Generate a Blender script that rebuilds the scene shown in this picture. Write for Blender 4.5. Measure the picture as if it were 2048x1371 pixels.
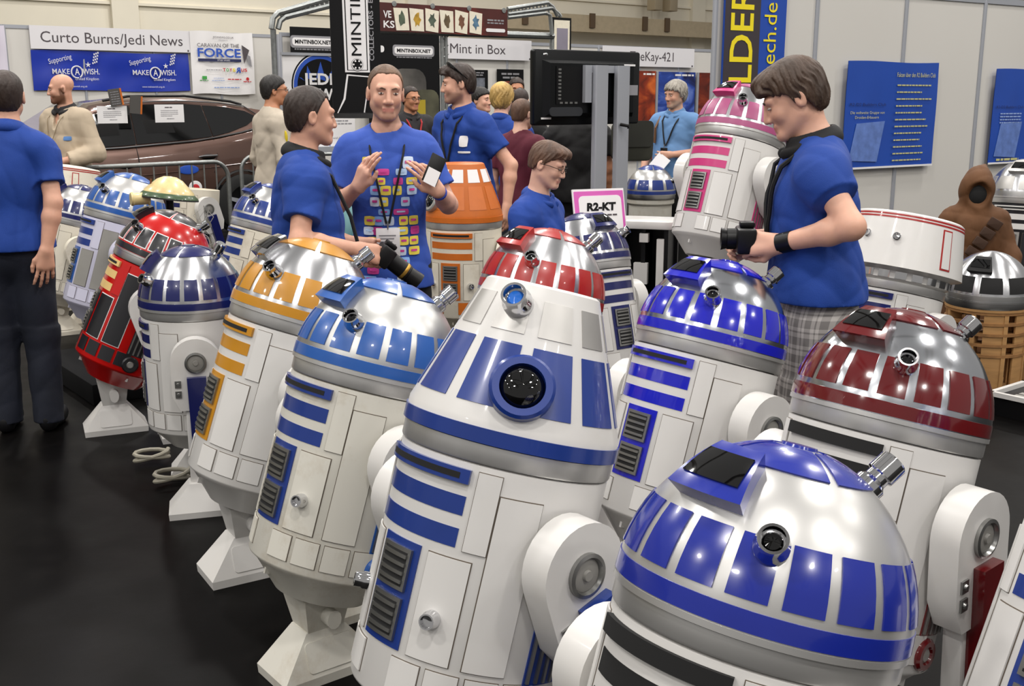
import bpy, bmesh, math, random
import numpy as np
from mathutils import Matrix, Vector

for o in list(bpy.data.objects): bpy.data.objects.remove(o)
SC = bpy.context.scene
COL = SC.collection
R = math.radians
random.seed(7)

# ---------------------------------------------------------------- camera
FPX = 2180.0; PITCH = R(12.65); CAMZ = 1.65
cam = bpy.data.cameras.new('camera'); camo = bpy.data.objects.new('camera', cam); COL.objects.link(camo)
cam.sensor_width = 36.0; cam.lens = 36.0 * FPX / 2048.0; cam.clip_start = 0.05; cam.clip_end = 200
camo.location = (0, 0, CAMZ); camo.rotation_euler = (R(90) - PITCH, 0, 0)
SC.camera = camo

# ---------------------------------------------------------------- world, exposure
w = bpy.data.worlds.new('hall_air'); SC.world = w; w.use_nodes = True
bg = w.node_tree.nodes['Background']; bg.inputs[0].default_value = (1.0, 0.97, 0.93, 1); bg.inputs[1].default_value = 0.30
SC.view_settings.view_transform = 'Standard'; SC.view_settings.look = 'None'
SC.view_settings.gamma = 1.0; SC.view_settings.use_curve_mapping = False
SC.view_settings.exposure = 0.22

# ---------------------------------------------------------------- hall lamps (light only; fixtures are built with the ceiling)
LAMP_Z = 8.15
LAMPS = []
for i in range(5):
    for j in range(6):
        if i == 0 and j > 3: continue
        LAMPS.append((-10.5 + i * 5.2 + (0.9 if j % 2 else 0), -6.0 + j * 5.0))
for (lx, ly) in LAMPS:
    L = bpy.data.lights.new('hall_lamp_light', 'AREA'); L.shape = 'DISK'; L.size = 0.62
    L.energy = 165; L.color = (1.0, 0.965, 0.92)
    lo = bpy.data.objects.new('hall_lamp_light', L); COL.objects.link(lo); lo.location = (lx, ly, LAMP_Z - 0.04)

# ================================================================ helpers
def ray(px, py):
    u = (px - 1024.0) / FPX; v = (685.5 - py) / FPX
    return Vector((u, math.cos(PITCH) + v * math.sin(PITCH), -math.sin(PITCH) + v * math.cos(PITCH)))
CAM = Vector((0, 0, CAMZ))
def at_z(px, py, z):
    d = ray(px, py); return CAM + d * ((z - CAMZ) / d.z)
def at_y(px, py, Y):
    d = ray(px, py); return CAM + d * (Y / d.y)
def hgt(py, Y):
    return at_y(1024, py, Y).z

def lin(c):
    if isinstance(c, str):
        c = c.lstrip('#'); c = [int(c[i:i+2], 16) / 255 for i in (0, 2, 4)]
    return tuple(x / 12.92 if x <= 0.04045 else ((x + 0.055) / 1.055) ** 2.4 for x in c[:3]) + (1.0,)

MATS = {}
def mat(name, col, rough=0.5, metal=0.0, noise=0.0, nscale=8.0, coat=0.0, bump=0.0, bscale=60.0, aniso=0.0,
        grime=None, gamt=0.0, gscale=5.0, emit=0.0, trans=0.0, alpha=1.0, vcol=False, spec=0.5, stretch=(1, 1, 1), rvar=0.0, nd=3.0):
    if name in MATS: return MATS[name]
    m = bpy.data.materials.new(name); m.use_nodes = True; MATS[name] = m
    nt = m.node_tree; N = nt.nodes; b = N['Principled BSDF']
    c = lin(col)
    b.inputs['Base Color'].default_value = c; b.inputs['Roughness'].default_value = rough
    b.inputs['Metallic'].default_value = metal; b.inputs['Specular IOR Level'].default_value = spec
    if coat: b.inputs['Coat Weight'].default_value = coat; b.inputs['Coat Roughness'].default_value = 0.06
    tc = N.new('ShaderNodeTexCoord'); mp = N.new('ShaderNodeMapping'); mp.inputs['Scale'].default_value = stretch
    nt.links.new(tc.outputs['Object'], mp.inputs[0])
    src = None
    if vcol:
        a = N.new('ShaderNodeVertexColor'); a.layer_name = 'Col'; src = a.outputs[0]
    if noise:
        n = N.new('ShaderNodeTexNoise'); n.inputs['Scale'].default_value = nscale; n.inputs['Detail'].default_value = nd
        nt.links.new(mp.outputs[0], n.inputs[0])
        mr = N.new('ShaderNodeMapRange'); mr.inputs[1].default_value = 0.3; mr.inputs[2].default_value = 0.7
        mr.inputs[3].default_value = 1 - noise; mr.inputs[4].default_value = 1 + noise
        nt.links.new(n.outputs[0], mr.inputs[0])
        vm = N.new('ShaderNodeVectorMath'); vm.operation = 'SCALE'
        if src: nt.links.new(src, vm.inputs[0])
        else: vm.inputs[0].default_value = c[:3]
        nt.links.new(mr.outputs[0], vm.inputs['Scale']); src = vm.outputs[0]
    if grime:
        n = N.new('ShaderNodeTexNoise'); n.inputs['Scale'].default_value = gscale; n.inputs['Detail'].default_value = 6; n.inputs['Roughness'].default_value = 0.7
        nt.links.new(mp.outputs[0], n.inputs[0])
        mr = N.new('ShaderNodeMapRange'); mr.inputs[1].default_value = 0.52; mr.inputs[2].default_value = 0.78; mr.inputs[4].default_value = gamt
        nt.links.new(n.outputs[0], mr.inputs[0])
        mx = N.new('ShaderNodeMix'); mx.data_type = 'RGBA'; mx.inputs[7].default_value = lin(grime); mx.inputs[6].default_value = c
        nt.links.new(mr.outputs[0], mx.inputs[0])
        if src: nt.links.new(src, mx.inputs[6])
        src = mx.outputs[2]
    if src: nt.links.new(src, b.inputs['Base Color'])
    if rvar:
        n = N.new('ShaderNodeTexNoise'); n.inputs['Scale'].default_value = 3.5; n.inputs['Detail'].default_value = 5
        nt.links.new(mp.outputs[0], n.inputs[0])
        mr = N.new('ShaderNodeMapRange'); mr.inputs[1].default_value = 0.3; mr.inputs[2].default_value = 0.7
        mr.inputs[3].default_value = max(0.02, rough - rvar); mr.inputs[4].default_value = rough + rvar
        nt.links.new(n.outputs[0], mr.inputs[0]); nt.links.new(mr.outputs[0], b.inputs['Roughness'])
    if bump:
        n = N.new('ShaderNodeTexNoise'); n.inputs['Scale'].default_value = bscale; n.inputs['Detail'].default_value = 4
        nt.links.new(mp.outputs[0], n.inputs[0])
        bp = N.new('ShaderNodeBump'); bp.inputs['Strength'].default_value = bump; bp.inputs['Distance'].default_value = 0.01
        nt.links.new(n.outputs[0], bp.inputs['Height']); nt.links.new(bp.outputs[0], b.inputs['Normal'])
    if aniso:
        t = N.new('ShaderNodeTangent'); t.direction_type = 'RADIAL'; t.axis = 'Z'
        b.inputs['Anisotropic'].default_value = aniso; b.inputs['Anisotropic Rotation'].default_value = 0.25; nt.links.new(t.outputs[0], b.inputs['Tangent'])
    if emit:
        b.inputs['Emission Color'].default_value = c; b.inputs['Emission Strength'].default_value = emit
    if trans: b.inputs['Transmission Weight'].default_value = trans
    return m

class MB:
    """collects verts / faces for one mesh"""
    def __init__(s): s.v = []; s.f = []; s.mi = []; s.cur = 0
    def add(s, vs, fs, M=None):
        b = len(s.v)
        if M is not None: vs = [M @ Vector(v) for v in vs]
        s.v += [tuple(v) for v in vs]
        for f in fs: s.f.append(tuple(b + i for i in f)); s.mi.append(s.cur)
        return s
    def box(s, x0, x1, y0, y1, z0, z1, M=None):
        return s.add([(x0,y0,z0),(x1,y0,z0),(x1,y1,z0),(x0,y1,z0),(x0,y0,z1),(x1,y0,z1),(x1,y1,z1),(x0,y1,z1)],
                     [(3,2,1,0),(4,5,6,7),(0,1,5,4),(1,2,6,5),(2,3,7,6),(3,0,4,7)], M)
    def frustum(s, b, t, z0, z1, M=None):   # b, t = (x0,x1,y0,y1) rects
        return s.add([(b[0],b[2],z0),(b[1],b[2],z0),(b[1],b[3],z0),(b[0],b[3],z0),(t[0],t[2],z1),(t[1],t[2],z1),(t[1],t[3],z1),(t[0],t[3],z1)],
                     [(3,2,1,0),(4,5,6,7),(0,1,5,4),(1,2,6,5),(2,3,7,6),(3,0,4,7)], M)
    def prism(s, pts, h0, h1, M=None, axis='z'):
        n = len(pts)
        if axis == 'z': vs = [(x,y,h0) for x,y in pts] + [(x,y,h1) for x,y in pts]
        elif axis == 'x': vs = [(h0,x,y) for x,y in pts] + [(h1,x,y) for x,y in pts]
        else: vs = [(x,h1,y) for x,y in pts] + [(x,h0,y) for x,y in pts]
        fs = [tuple(range(n-1,-1,-1)), tuple(range(n,2*n))] + [(i,(i+1)%n,n+(i+1)%n,n+i) for i in range(n)]
        return s.add(vs, fs, M)
    def lathe(s, prof, n=48, M=None, a0=0, a1=2*math.pi, closed=True):
        k = len(prof); full = closed
        m = n if full else n + 1
        vs = []
        for i in range(m):
            a = a0 + (a1 - a0) * i / n
            for (r, z) in prof: vs.append((r*math.cos(a), r*math.sin(a), z))
        fs = []
        for i in range(n):
            j = (i + 1) % m
            for q in range(k-1): fs.append((i*k+q, j*k+q, j*k+q+1, i*k+q+1))
        return s.add(vs, fs, M)
    def tube(s, pts, r, n=10, closed=False, M=None, caps=True):
        P = [Vector(p) for p in pts]; m = len(P)
        rs = r if isinstance(r, (list, tuple)) else [r]*m
        vs = []; up = None
        for i, p in enumerate(P):
            a = P[(i-1) % m] if (i > 0 or closed) else p
            b = P[(i+1) % m] if (i < m-1 or closed) else p
            t = (b - a).normalized()
            if up is None:
                up = Vector((0,0,1)) if abs(t.z) < 0.9 else Vector((1,0,0))
            u = (up - t*up.dot(t)).normalized(); up = u
            w_ = t.cross(u)
            for q in range(n):
                an = 2*math.pi*q/n
                vs.append(p + (u*math.cos(an) + w_*math.sin(an))*rs[i])
        fs = []
        for i in range(m if closed else m-1):
            j = (i+1) % m
            for q in range(n): fs.append((i*n+q, i*n+(q+1)%n, j*n+(q+1)%n, j*n+q))
        if not closed and caps: fs += [tuple(range(n-1,-1,-1)), tuple((m-1)*n+q for q in range(n))]
        return s.add(vs, fs, M)
    def sphere(s, c, r, n=16, m=10, M=None):
        r = r if isinstance(r, (list, tuple)) else (r, r, r)
        vs = [(c[0], c[1], c[2]-r[2])]
        for i in range(1, m):
            t = -math.pi/2 + math.pi*i/m
            for j in range(n):
                a = 2*math.pi*j/n
                vs.append((c[0]+r[0]*math.cos(t)*math.cos(a), c[1]+r[1]*math.cos(t)*math.sin(a), c[2]+r[2]*math.sin(t)))
        vs.append((c[0], c[1], c[2]+r[2])); T = len(vs)-1
        fs = [(0, 1+(j+1)%n, 1+j) for j in range(n)]
        for i in range(m-2):
            for j in range(n):
                a = 1+i*n+j; b = 1+i*n+(j+1)%n
                fs.append((a, b, b+n, a+n))
        o = 1+(m-2)*n
        fs += [(o+j, o+(j+1)%n, T) for j in range(n)]
        return s.add(vs, fs, M)
    def mesh(s, name, mats=None, smooth=40):
        me = bpy.data.meshes.new(name); me.from_pydata(s.v, [], s.f)
        if mats:
            for m in (mats if isinstance(mats, (list, tuple)) else [mats]): me.materials.append(m)
            if len(me.materials) > 1: me.polygons.foreach_set('material_index', s.mi)
        if smooth:
            me.polygons.foreach_set('use_smooth', [True]*len(me.polygons))
            me.set_sharp_from_angle(angle=R(smooth))
        me.update()
        return me
    def build(s, name, mats=None, parent=None, M=None, smooth=40, bevel=0.0):
        me = s.mesh(name, mats, smooth)
        if bevel:
            bm = bmesh.new(); bm.from_mesh(me)
            bmesh.ops.remove_doubles(bm, verts=bm.verts, dist=1e-5)
            es = [e for e in bm.edges if len(e.link_faces) == 2 and e.calc_face_angle(0) > R(30)]
            bmesh.ops.bevel(bm, geom=es, offset=bevel, segments=2, profile=0.5, affect='EDGES', clamp_overlap=True)
            bm.to_mesh(me); bm.free()
            me.polygons.foreach_set('use_smooth', [True]*len(me.polygons)); me.set_sharp_from_angle(angle=R(35))
        return put(name, me, parent, M)

def put(name, me, parent=None, M=None):
    o = bpy.data.objects.new(name, me); COL.objects.link(o)
    if parent is not None: o.parent = parent
    if M is not None: o.matrix_local = M
    return o
def empty(name, loc=(0,0,0), rz=0.0, M=None, parent=None):
    o = bpy.data.objects.new(name, None); COL.objects.link(o); o.empty_display_size = 0.1
    if M is not None: o.matrix_local = M
    else: o.location = loc; o.rotation_euler = (0,0,rz)
    if parent is not None: o.parent = parent
    return o
def tag(o, label=None, cat=None, group=None, kind=None):
    if label: o['label'] = label
    if cat: o['category'] = cat
    if group: o['group'] = group
    if kind: o['kind'] = kind
    return o
def T(x, y, z): return Matrix.Translation((x, y, z))
def RX(a): return Matrix.Rotation(a, 4, 'X')
def RY(a): return Matrix.Rotation(a, 4, 'Y')
def RZ(a): return Matrix.Rotation(a, 4, 'Z')
def rrect(x0, x1, y0, y1, r, n=4):
    pts = []
    for cx, cy, a in ((x1-r, y0+r, -90), (x1-r, y1-r, 0), (x0+r, y1-r, 90), (x0+r, y0+r, 180)):
        for i in range(n+1):
            t = R(a + 90*i/n); pts.append((cx + r*math.cos(t), cy + r*math.sin(t)))
    return pts

# ------------------------------------------------ lettering (turned into meshes in one go at the end)
TEXTS = []
def text(s, parent, x, y, z=0.002, h=None, wid=None, m=None, align='LEFT', rot=0.0, bold=0.0, shear=0.0, M=None, name='lettering'):
    cu = bpy.data.curves.new(name, 'FONT'); cu.body = s; cu.size = 1.0; cu.resolution_u = 3; cu.align_x = 'LEFT'
    cu.offset = bold; cu.shear = shear
    o = bpy.data.objects.new('tmp_text', cu); COL.objects.link(o)
    TEXTS.append((o, name, parent, x, y, z, h, wid, m, align, rot, M))
def flush_texts():
    bpy.context.view_layer.update()
    dg = bpy.context.evaluated_depsgraph_get()
    for (o, name, parent, x, y, z, h, wid, m, align, rot, M) in TEXTS:
        me = bpy.data.meshes.new_from_object(o.evaluated_get(dg))
        if len(me.vertices):
            co = np.empty(len(me.vertices)*3, dtype=np.float32); me.vertices.foreach_get('co', co); co = co.reshape(-1, 3)
            mn = co.min(0); mx = co.max(0); W_ = mx[0]-mn[0]; 
            sy = (h / 0.7) if h else None
            sx = (wid / W_) if wid else sy
            if sy is None: sy = sx
            co[:, 0] = (co[:, 0]-mn[0])*sx; co[:, 1] *= sy
            if align == 'CENTER': co[:, 0] -= W_*sx/2
            if align == 'RIGHT': co[:, 0] -= W_*sx
            me.vertices.foreach_set('co', co.ravel()); me.update()
        me.materials.clear(); me.materials.append(m)
        t = put(name, me, parent, (M if M is not None else T(x, y, z) @ RZ(rot)))
    for tt in TEXTS:
        c = tt[0].data; bpy.data.objects.remove(tt[0]); bpy.data.curves.remove(c)
    TEXTS.clear()

# ------------------------------------------------ vertical planes that carry signs
WD = Vector((0.788, 0.616, 0)).normalized()
class Plane:
    def __init__(s, px, depth, d=WD):
        p = at_y(px, 195, depth); s.p = Vector((p.x, p.y, 0)); s.d = d.normalized(); s.n = s.d.cross(Vector((0,0,1)))
    def hit(s, px, py, off=0.0):
        r = ray(px, py); p = s.p + s.n*off
        return CAM + r * ((p - CAM).dot(s.n) / r.dot(s.n))
    def frame(s, px, py, off=0.0):
        p = s.hit(px, py, off)
        return Matrix(((s.d.x, 0, s.n.x, p.x), (s.d.y, 0, s.n.y, p.y), (0, 1, 0, p.z), (0, 0, 0, 1)))
    def rect(s, x0, yt, x1, yb, off=0.0):
        """left px, top py, right px, bottom py (both at the left edge) -> frame at bottom left, width, height"""
        a = s.hit(x0, yb, off); b = s.hit(x0, yt, off); c = s.hit(x1, yb, off)
        wv = (Vector((c.x, c.y, 0)) - Vector((a.x, a.y, 0))).length
        return s.frame(x0, yb, off), wv, b.z - a.z
def board(name, pl, x0, yt, x1, yb, m, off=0.0, th=0.02, label=None, cat=None, group=None, kind=None, wavy=0.0):
    M, wv, hv = pl.rect(x0, yt, x1, yb, off)
    root = empty(name, M=M); tag(root, label, cat, group, kind)
    b = MB()
    if wavy:
        nx, ny = 26, 10; vs = []
        for layer, dz in ((0, 0.0), (1, -0.004)):
            for j in range(ny+1):
                for i in range(nx+1):
                    u = i/nx; v = j/ny
                    zz = wavy*(math.sin(u*9+v*2.0)*0.5 + math.sin(u*23-v*5)*0.25 + math.sin(v*7+u*3)*0.25)
                    vs.append((u*wv, v*hv + wavy*0.6*math.sin(u*7), zz+dz))
        fs = []; S = (nx+1)*(ny+1)
        for j in range(ny):
            for i in range(nx):
                a = j*(nx+1)+i; fs.append((a, a+1, a+nx+2, a+nx+1)); fs.append((S+a+nx+1, S+a+nx+2, S+a+1, S+a))
        b.add(vs, fs)
    else: b.box(0, wv, 0, hv, -th, 0)
    b.build('panel', m, root)
    return root, wv, hv

# ================================================================ materials
M_floor = mat('dark_floor', '#070606', 0.42, noise=0.3, nscale=1.3, grime='#1a1614', gamt=0.3, gscale=7.0, bump=0.02, bscale=25, nd=6, rvar=0.08, spec=0.06)
M_hall = mat('cream_brick', '#e6dfcd', 0.8, noise=0.04, nscale=1.0, bump=0.05, bscale=12)
M_beam = mat('grey_beam', '#aaa59c', 0.7, noise=0.05)
M_tray = mat('beige_tray', '#b8a88c', 0.6, noise=0.06)
M_ceil = mat('hall_ceiling', '#b9b6b0', 0.8)
M_part = mat('partition_white', '#cfccc6', 0.55, noise=0.02, nscale=0.7)
M_part2 = mat('partition_grey', '#b9b2ac', 0.6, noise=0.03)
M_alu = mat('aluminium_post', '#a6a9b0', 0.38, 0.3)
M_steel = mat('galvanised_steel', '#8f9291', 0.42, 0.8, noise=0.12, nscale=30)
M_white = mat('sign_white', '#dcdadd', 0.5)
M_paper = mat('paper_white', '#e6e4e4', 0.6)
M_black = mat('print_black', '#0a0a0c', 0.55, spec=0.2)
M_dkgrey = mat('print_dark_grey', '#4a4347', 0.5)
M_grey = mat('print_grey', '#8d8c90', 0.5)
M_banner = mat('banner_blue', '#1230a0', 0.35, noise=0.08, nscale=2.0)
M_poster = mat('poster_blue', '#1c48a6', 0.45, noise=0.05, nscale=3)
M_yellow = mat('print_yellow', '#f0dc1e', 0.5)
M_lyellow = mat('print_pale_yellow', '#c4c083', 0.5)
M_pblue = mat('print_blue', '#2350b4', 0.5)
M_lblue = mat('print_light_blue', '#8ea6d6', 0.5)
M_red = mat('print_red', '#c2242c', 0.5)
M_green = mat('print_green', '#3fa046', 0.5)
M_cream = mat('card_cream', '#e4dcc8', 0.6, noise=0.05, nscale=20)
M_blackcloth = mat('black_cloth', '#0c0c0e', 0.85, noise=0.2, nscale=6, spec=0.15)

def scribble(parent, x, y, wv, h, m, z=0.003, rnd=random, name='text_line'):
    b = MB(); p = 0
    while p < wv:
        l = min(wv - p, h * rnd.uniform(1.5, 5)); b.box(x+p, x+p+l, y, y+h, z-0.001, z); p += l + h*0.7
    return b.build(name, m, parent, smooth=0)

# ================================================================ setting
b = MB(); b.box(-30, 40, -12, 60, -0.1, 0); tag(b.build('floor', M_floor), 'near-black scuffed exhibition hall floor', None, kind='structure')
ce = empty('ceiling'); tag(ce, 'steel beams of the hall ceiling that carry the lamps', None, kind='structure')
for i in range(5):
    for dx in (0.0, 0.9): MB().box(-10.6+i*5.2+dx, -10.4+i*5.2+dx, -12, 40, 8.6, 8.95).build('beam', M_ceil, ce)
for j in range(6): MB().box(-14, 16, -6.12+j*5.0, -5.88+j*5.0, 8.95, 9.2).build('crossbeam', M_ceil, ce)

HALL = Plane(1024, 27)
Mh = HALL.frame(1024, 195); Mh = Matrix.Translation((0, 0, -Mh[2][3])) @ Mh
wb = empty('wall_back', M=Mh); tag(wb, 'cream painted hall wall behind the booths', None, kind='structure')
MB().box(-45, 45, 0, 8.6, -0.3, 0).build('masonry', M_hall, wb)
for zz in (3.35, 4.0): MB().box(-45, 45, zz, zz+0.05, 0, 0.06).build('ledge', M_hall, wb)
MB().box(-45, -6.5, 4.6, 5.4, 0, 0.35).build('beam', M_beam, wb)
for xx in (-9.5, -3.0, 6.1): MB().box(xx, xx+0.5, 0, 8.6, 0, 0.12).build('pilaster', M_hall, wb)
tr = empty('cable_tray', M=HALL.frame(1010, 20, 0.4)); tag(tr, 'beige cable duct running along the cream hall wall', 'cable duct')
MB().box(-1.2, 14, -0.42, -0.02, 0, 0.25).build('duct', M_tray, tr)
for xx in (0.3, 2.4, 4.2, 5.0, 7.6, 9.0): MB().box(xx, xx+0.16, -0.32, 0.02, 0.25, 0.3).build('clip', mat('brown_clip', '#5d4a35', 0.6), tr)
for xx, c in ((4.6, 'wall_box'), (5.15, 'wall_box')):
    q = MB().box(xx, xx+0.28, 0.2, 1.2, 0, 0.3).build(c, mat('switch_beige', '#cdb98c' if xx > 5 else '#a99a80', 0.5), tr, bevel=0.02)

# lamp fixtures hanging from the ceiling
M_lamp = mat('lamp_housing', '#55565a', 0.5, 0.6)
proto = MB().lathe([(0.02, 0.35), (0.12, 0.35), (0.16, 0.2), (0.42, 0.0), (0.40, 0.0), (0.14, 0.19), (0.0, 0.19)], 24).mesh('reflector', M_lamp)
cordm = MB().tube([(0, 0, 0.34), (0, 0, 0.42)], 0.015, 6).mesh('rod', M_lamp)
for (lx, ly) in LAMPS:
    r_ = empty('hall_lamp', (lx, ly, LAMP_Z)); tag(r_, 'round hall lamp hanging from the ceiling above the frame', 'lamp', 'hall ceiling lamps')
    put('reflector', proto, r_); put('rod', cordm, r_)

def partition(name, pl, px0, px1, ztop, step=1.0, m=M_part, label='', rail=True, n0=0.0):
    a = pl.hit(px0, 400); c = pl.hit(px1, 400); L = (Vector((c.x, c.y))-Vector((a.x, a.y))).length
    M = Matrix(((pl.d.x, 0, pl.n.x, a.x), (pl.d.y, 0, pl.n.y, a.y), (0, 1, 0, 0), (0, 0, 0, 1)))
    root = empty(name, M=M); tag(root, label, None, kind='structure')
    n = max(1, round(L / step)); s_ = L / n
    for i in range(n): MB().box(i*s_+0.02, (i+1)*s_-0.02, 0.02, ztop-0.03, -0.02, 0).build('panel', m, root)
    for i in range(n+1): MB().prism([(0.022*math.cos(R(45*k+22.5)), 0.022*math.sin(R(45*k+22.5))) for k in range(8)], 0, ztop, T(i*s_, 0, 0) @ RX(R(-90)) @ T(0, 0, 0)).build('post', M_alu, root)
    if rail: MB().box(0, L, ztop-0.05, ztop, -0.025, 0.012).build('rail', M_alu, root)
    return root

# right-hand booth wall
PR = Plane(1928, 10.0, Vector((0.84, 0.545, 0)))
partition('wall_right', PR, 1416, 2300, 2.52, 1.03, M_part, 'white booth wall of panels between aluminium posts, blue posters on it')
# a return panel behind its free end
# left booth
PA = Plane(62, 16.5)
partition('wall_left', PA, -120, 574, hgt(51, 16.6), 1.2, M_part, 'white booth wall behind the brown car')
PB = Plane(900, 18.0)
partition('wall_middle', PB, 576, 1420, hgt(78, 18.0), 1.05, M_part, 'white booth wall behind the group of visitors')
# grey return wall of the left booth
q0 = PA.hit(505, 400); 
rw = empty('wall_return', M=Matrix(((PA.d.x, 0, PA.n.x, q0.x), (PA.d.y, 0, PA.n.y, q0.y), (0, 1, 0, 0), (0, 0, 0, 1)))); tag(rw, 'grey panel at the end of the left booth wall', None, kind='structure')
MB().box(0.15, 1.0, 0, 2.62, 0.9, 0.93).build('panel', M_part2, rw); MB().box(0.13, 0.18, 0, 2.64, 0.9, 0.95).build('post', M_alu, rw)

# ================================================================ signs of the left booth
s, wv, hv = board('fascia_sign', PA, 62, 50, 382, 97, M_white, 0.06, label='white fascia sign lettered Curto Burns/Jedi News', cat='sign')
text('Curto Burns/Jedi News', s, wv*0.06, hv*0.30, h=hv*0.47, wid=wv*0.885, m=M_dkgrey)
MB().box(wv*0.975, wv*0.985, hv*0.04, hv*0.12, 0, 0.003).build('print_mark', M_dkgrey, s)
s, wv, hv = board('charity_banner', PA, 68, 100, 381, 181, M_banner, 0.03, wavy=0.02, label='long blue charity banner with white lettering under the fascia sign', cat='banner')
for k in (0, 1):
    ox = wv*(0.10 + 0.5*k); z = 0.035
    text('Supporting', s, ox+wv*0.0, hv*0.66, z, h=hv*0.13, wid=wv*0.145, m=M_white, rot=R(14), shear=0.1)
    text('MAKE', s, ox+wv*0.015, hv*0.42, z, h=hv*0.13, wid=wv*0.105, m=M_white, bold=0.01)
    text('A', s, ox+wv*0.15, hv*0.40, z, h=hv*0.17, wid=wv*0.03, m=M_white, bold=0.01)
    text('WISH.', s, ox+wv*0.198, hv*0.42, z, h=hv*0.14, wid=wv*0.105, m=M_white, bold=0.01)
    text('United Kingdom', s, ox+wv*0.15, hv*0.27, z, h=hv*0.07, wid=wv*0.145, m=M_white)
    text('www.makeawish.org.uk', s, ox+wv*0.07, hv*0.09, z, h=hv*0.045, wid=wv*0.15, m=M_white)
    cx, cy = ox+wv*0.163, hv*0.47
    MB().tube([(cx+wv*0.034*math.cos(R(a)), cy+hv*0.15*math.sin(R(a)), z) for a in range(-60, 300, 15)], 0.012, 6).build('swirl', M_white, s)
    bb = MB()
    for i in range(3):
        for j in range(4):
            sx = ox+wv*(0.262+0.012*i+0.004*j); sy = hv*(0.68+0.075*j+0.02*i)
            bb.box(sx, sx+wv*0.008, sy, sy+hv*0.045, z, z+0.003)
    bb.build('star_trail', M_white, s)
    MB().prism([((0.045 if i % 2 == 0 else 0.016)*math.cos(R(36*i+90)) + ox+wv*0.235, (0.045 if i % 2 == 0 else 0.016)*math.sin(R(36*i+90)) + hv*0.66) for i in range(10)], z, z+0.003).build('star', M_white, s)

s, wv, hv = board('tour_poster', PA, 386, 62, 511, 188, M_paper, 0.06, wavy=0.02, label='white poster with blue FORCE lettering and sponsor logos right of the fascia sign', cat='poster')
z = 0.03
text('JEDINEWS.CO.UK', s, wv*0.35, hv*0.90, z, h=hv*0.03, wid=wv*0.33, m=M_dkgrey)
text('PRESENTS', s, wv*0.44, hv*0.86, z, h=hv*0.018, wid=wv*0.14, m=M_grey)
text('CARAVAN OF THE', s, wv*0.10, hv*0.755, z, h=hv*0.06, wid=wv*0.66, m=M_dkgrey)
text('FORCE', s, wv*0.10, hv*0.60, z, h=hv*0.135, wid=wv*0.68, m=M_pblue, bold=0.02)
MB().box(wv*0.10, wv*0.78, hv*0.525, hv*0.57, z, z+0.003).build('stripe', mat('print_navy', '#1c2350', 0.5), s)
text('STAR WARS', s, wv*0.40, hv*0.535, z+0.005, h=hv*0.025, wid=wv*0.2, m=M_white)
MB().prism([(wv*0.80, hv*0.80), (wv*0.92, hv*0.72), (wv*0.83, hv*0.5)], z, z+0.003).build('print_shape', M_dkgrey, s)
MB().prism([(wv*0.86, hv*0.66), (wv*0.93, hv*0.62), (wv*0.95, hv*0.45), (wv*0.90, hv*0.48)], z, z+0.003).build('print_shape', M_grey, s)
scribble(s, wv*0.22, hv*0.385, wv*0.24, hv*0.012, M_grey, z)
xx = wv*0.48
for ch, mm, bo in zip("TOYSRUS", (M_red, M_green, M_red, M_yellow, M_pblue, M_red, M_red), (0,)*7):
    big = ch == 'R'; ww = wv*(0.075 if big else 0.045)
    text(ch, s, xx + (ww if big else 0), hv*(0.35 if big else 0.37), z, h=hv*(0.085 if big else 0.05), wid=ww, m=mm, bold=0.03,
         M=(T(xx+ww, hv*0.35, z) @ Matrix.Diagonal((-1, 1, 1, 1)) if big else None))
    xx += ww*1.15
MB().box(wv*0.15, wv*0.22, hv*0.24, hv*0.29, z, z+0.003).build('logo', M_green, s); scribble(s, wv*0.11, hv*0.215, wv*0.14, hv*0.012, M_green, z)
text('HYUNDAI', s, wv*0.33, hv*0.245, z, h=hv*0.025, wid=wv*0.16, m=M_lblue); scribble(s, wv*0.30, hv*0.215, wv*0.2, hv*0.01, M_lblue, z)
scribble(s, wv*0.55, hv*0.235, wv*0.22, hv*0.016, M_red, z)
MB().lathe([(0, 0.003), (wv*0.025, 0.003), (wv*0.025, 0)], 14, T(wv*0.87, hv*0.25, z)).build('logo', M_red, s); scribble(s, wv*0.80, hv*0.2, wv*0.13, hv*0.014, M_red, z)
scribble(s, wv*0.33, hv*0.10, wv*0.4, hv*0.016, M_lblue, z)
s, wv, hv = board('corner_poster', PA, -60, 49, 18, 150, mat('paper_lilac', '#cfc9d6', 0.6), 0.06, wavy=0.02, label='pale blank poster edge at the far left of the booth wall', cat='poster')

# ================================================================ signs of the middle booth
def netsign(s, wv, hv, x, y, w_, h_):
    MB().prism(rrect(x-0.03, x+w_+0.03, y-0.03, y+h_+0.03, h_*0.4), 0, 0.004).build('logo_border', M_grey, s)
    MB().prism(rrect(x, x+w_, y, y+h_, h_*0.35), 0.004, 0.008).build('logo_plate', M_paper, s)
    text('MINTINBOX.NET', s, x+w_*0.06, y+h_*0.27, 0.011, h=h_*0.48, wid=w_*0.88, m=M_black, bold=0.025)
    scribble(s, x+w_*0.05, y-h_*0.5, w_*0.92, h_*0.14, M_grey)
s, wv, hv = board('booth_panel', PB, 583, 53, 672, 118, M_black, 0.15, label='black backdrop panel with white web address, left of the tall banner', cat='panel')
netsign(s, wv, hv, wv*0.03, hv*0.42, wv*0.92, hv*0.25)
s, wv, hv = board('booth_panel', PB, 742, 66, 882, 330, M_black, 0.15, label='large black backdrop panel with white web address behind the lanyard man', cat='panel')
netsign(s, wv, hv, wv*0.36, hv*0.85, wv*0.54, hv*0.055)
MB().prism(rrect(wv*0.02, wv*0.22, hv*0.86, hv*0.91, hv*0.02), 0, 0.004).build('logo_plate', M_paper, s)
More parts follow.
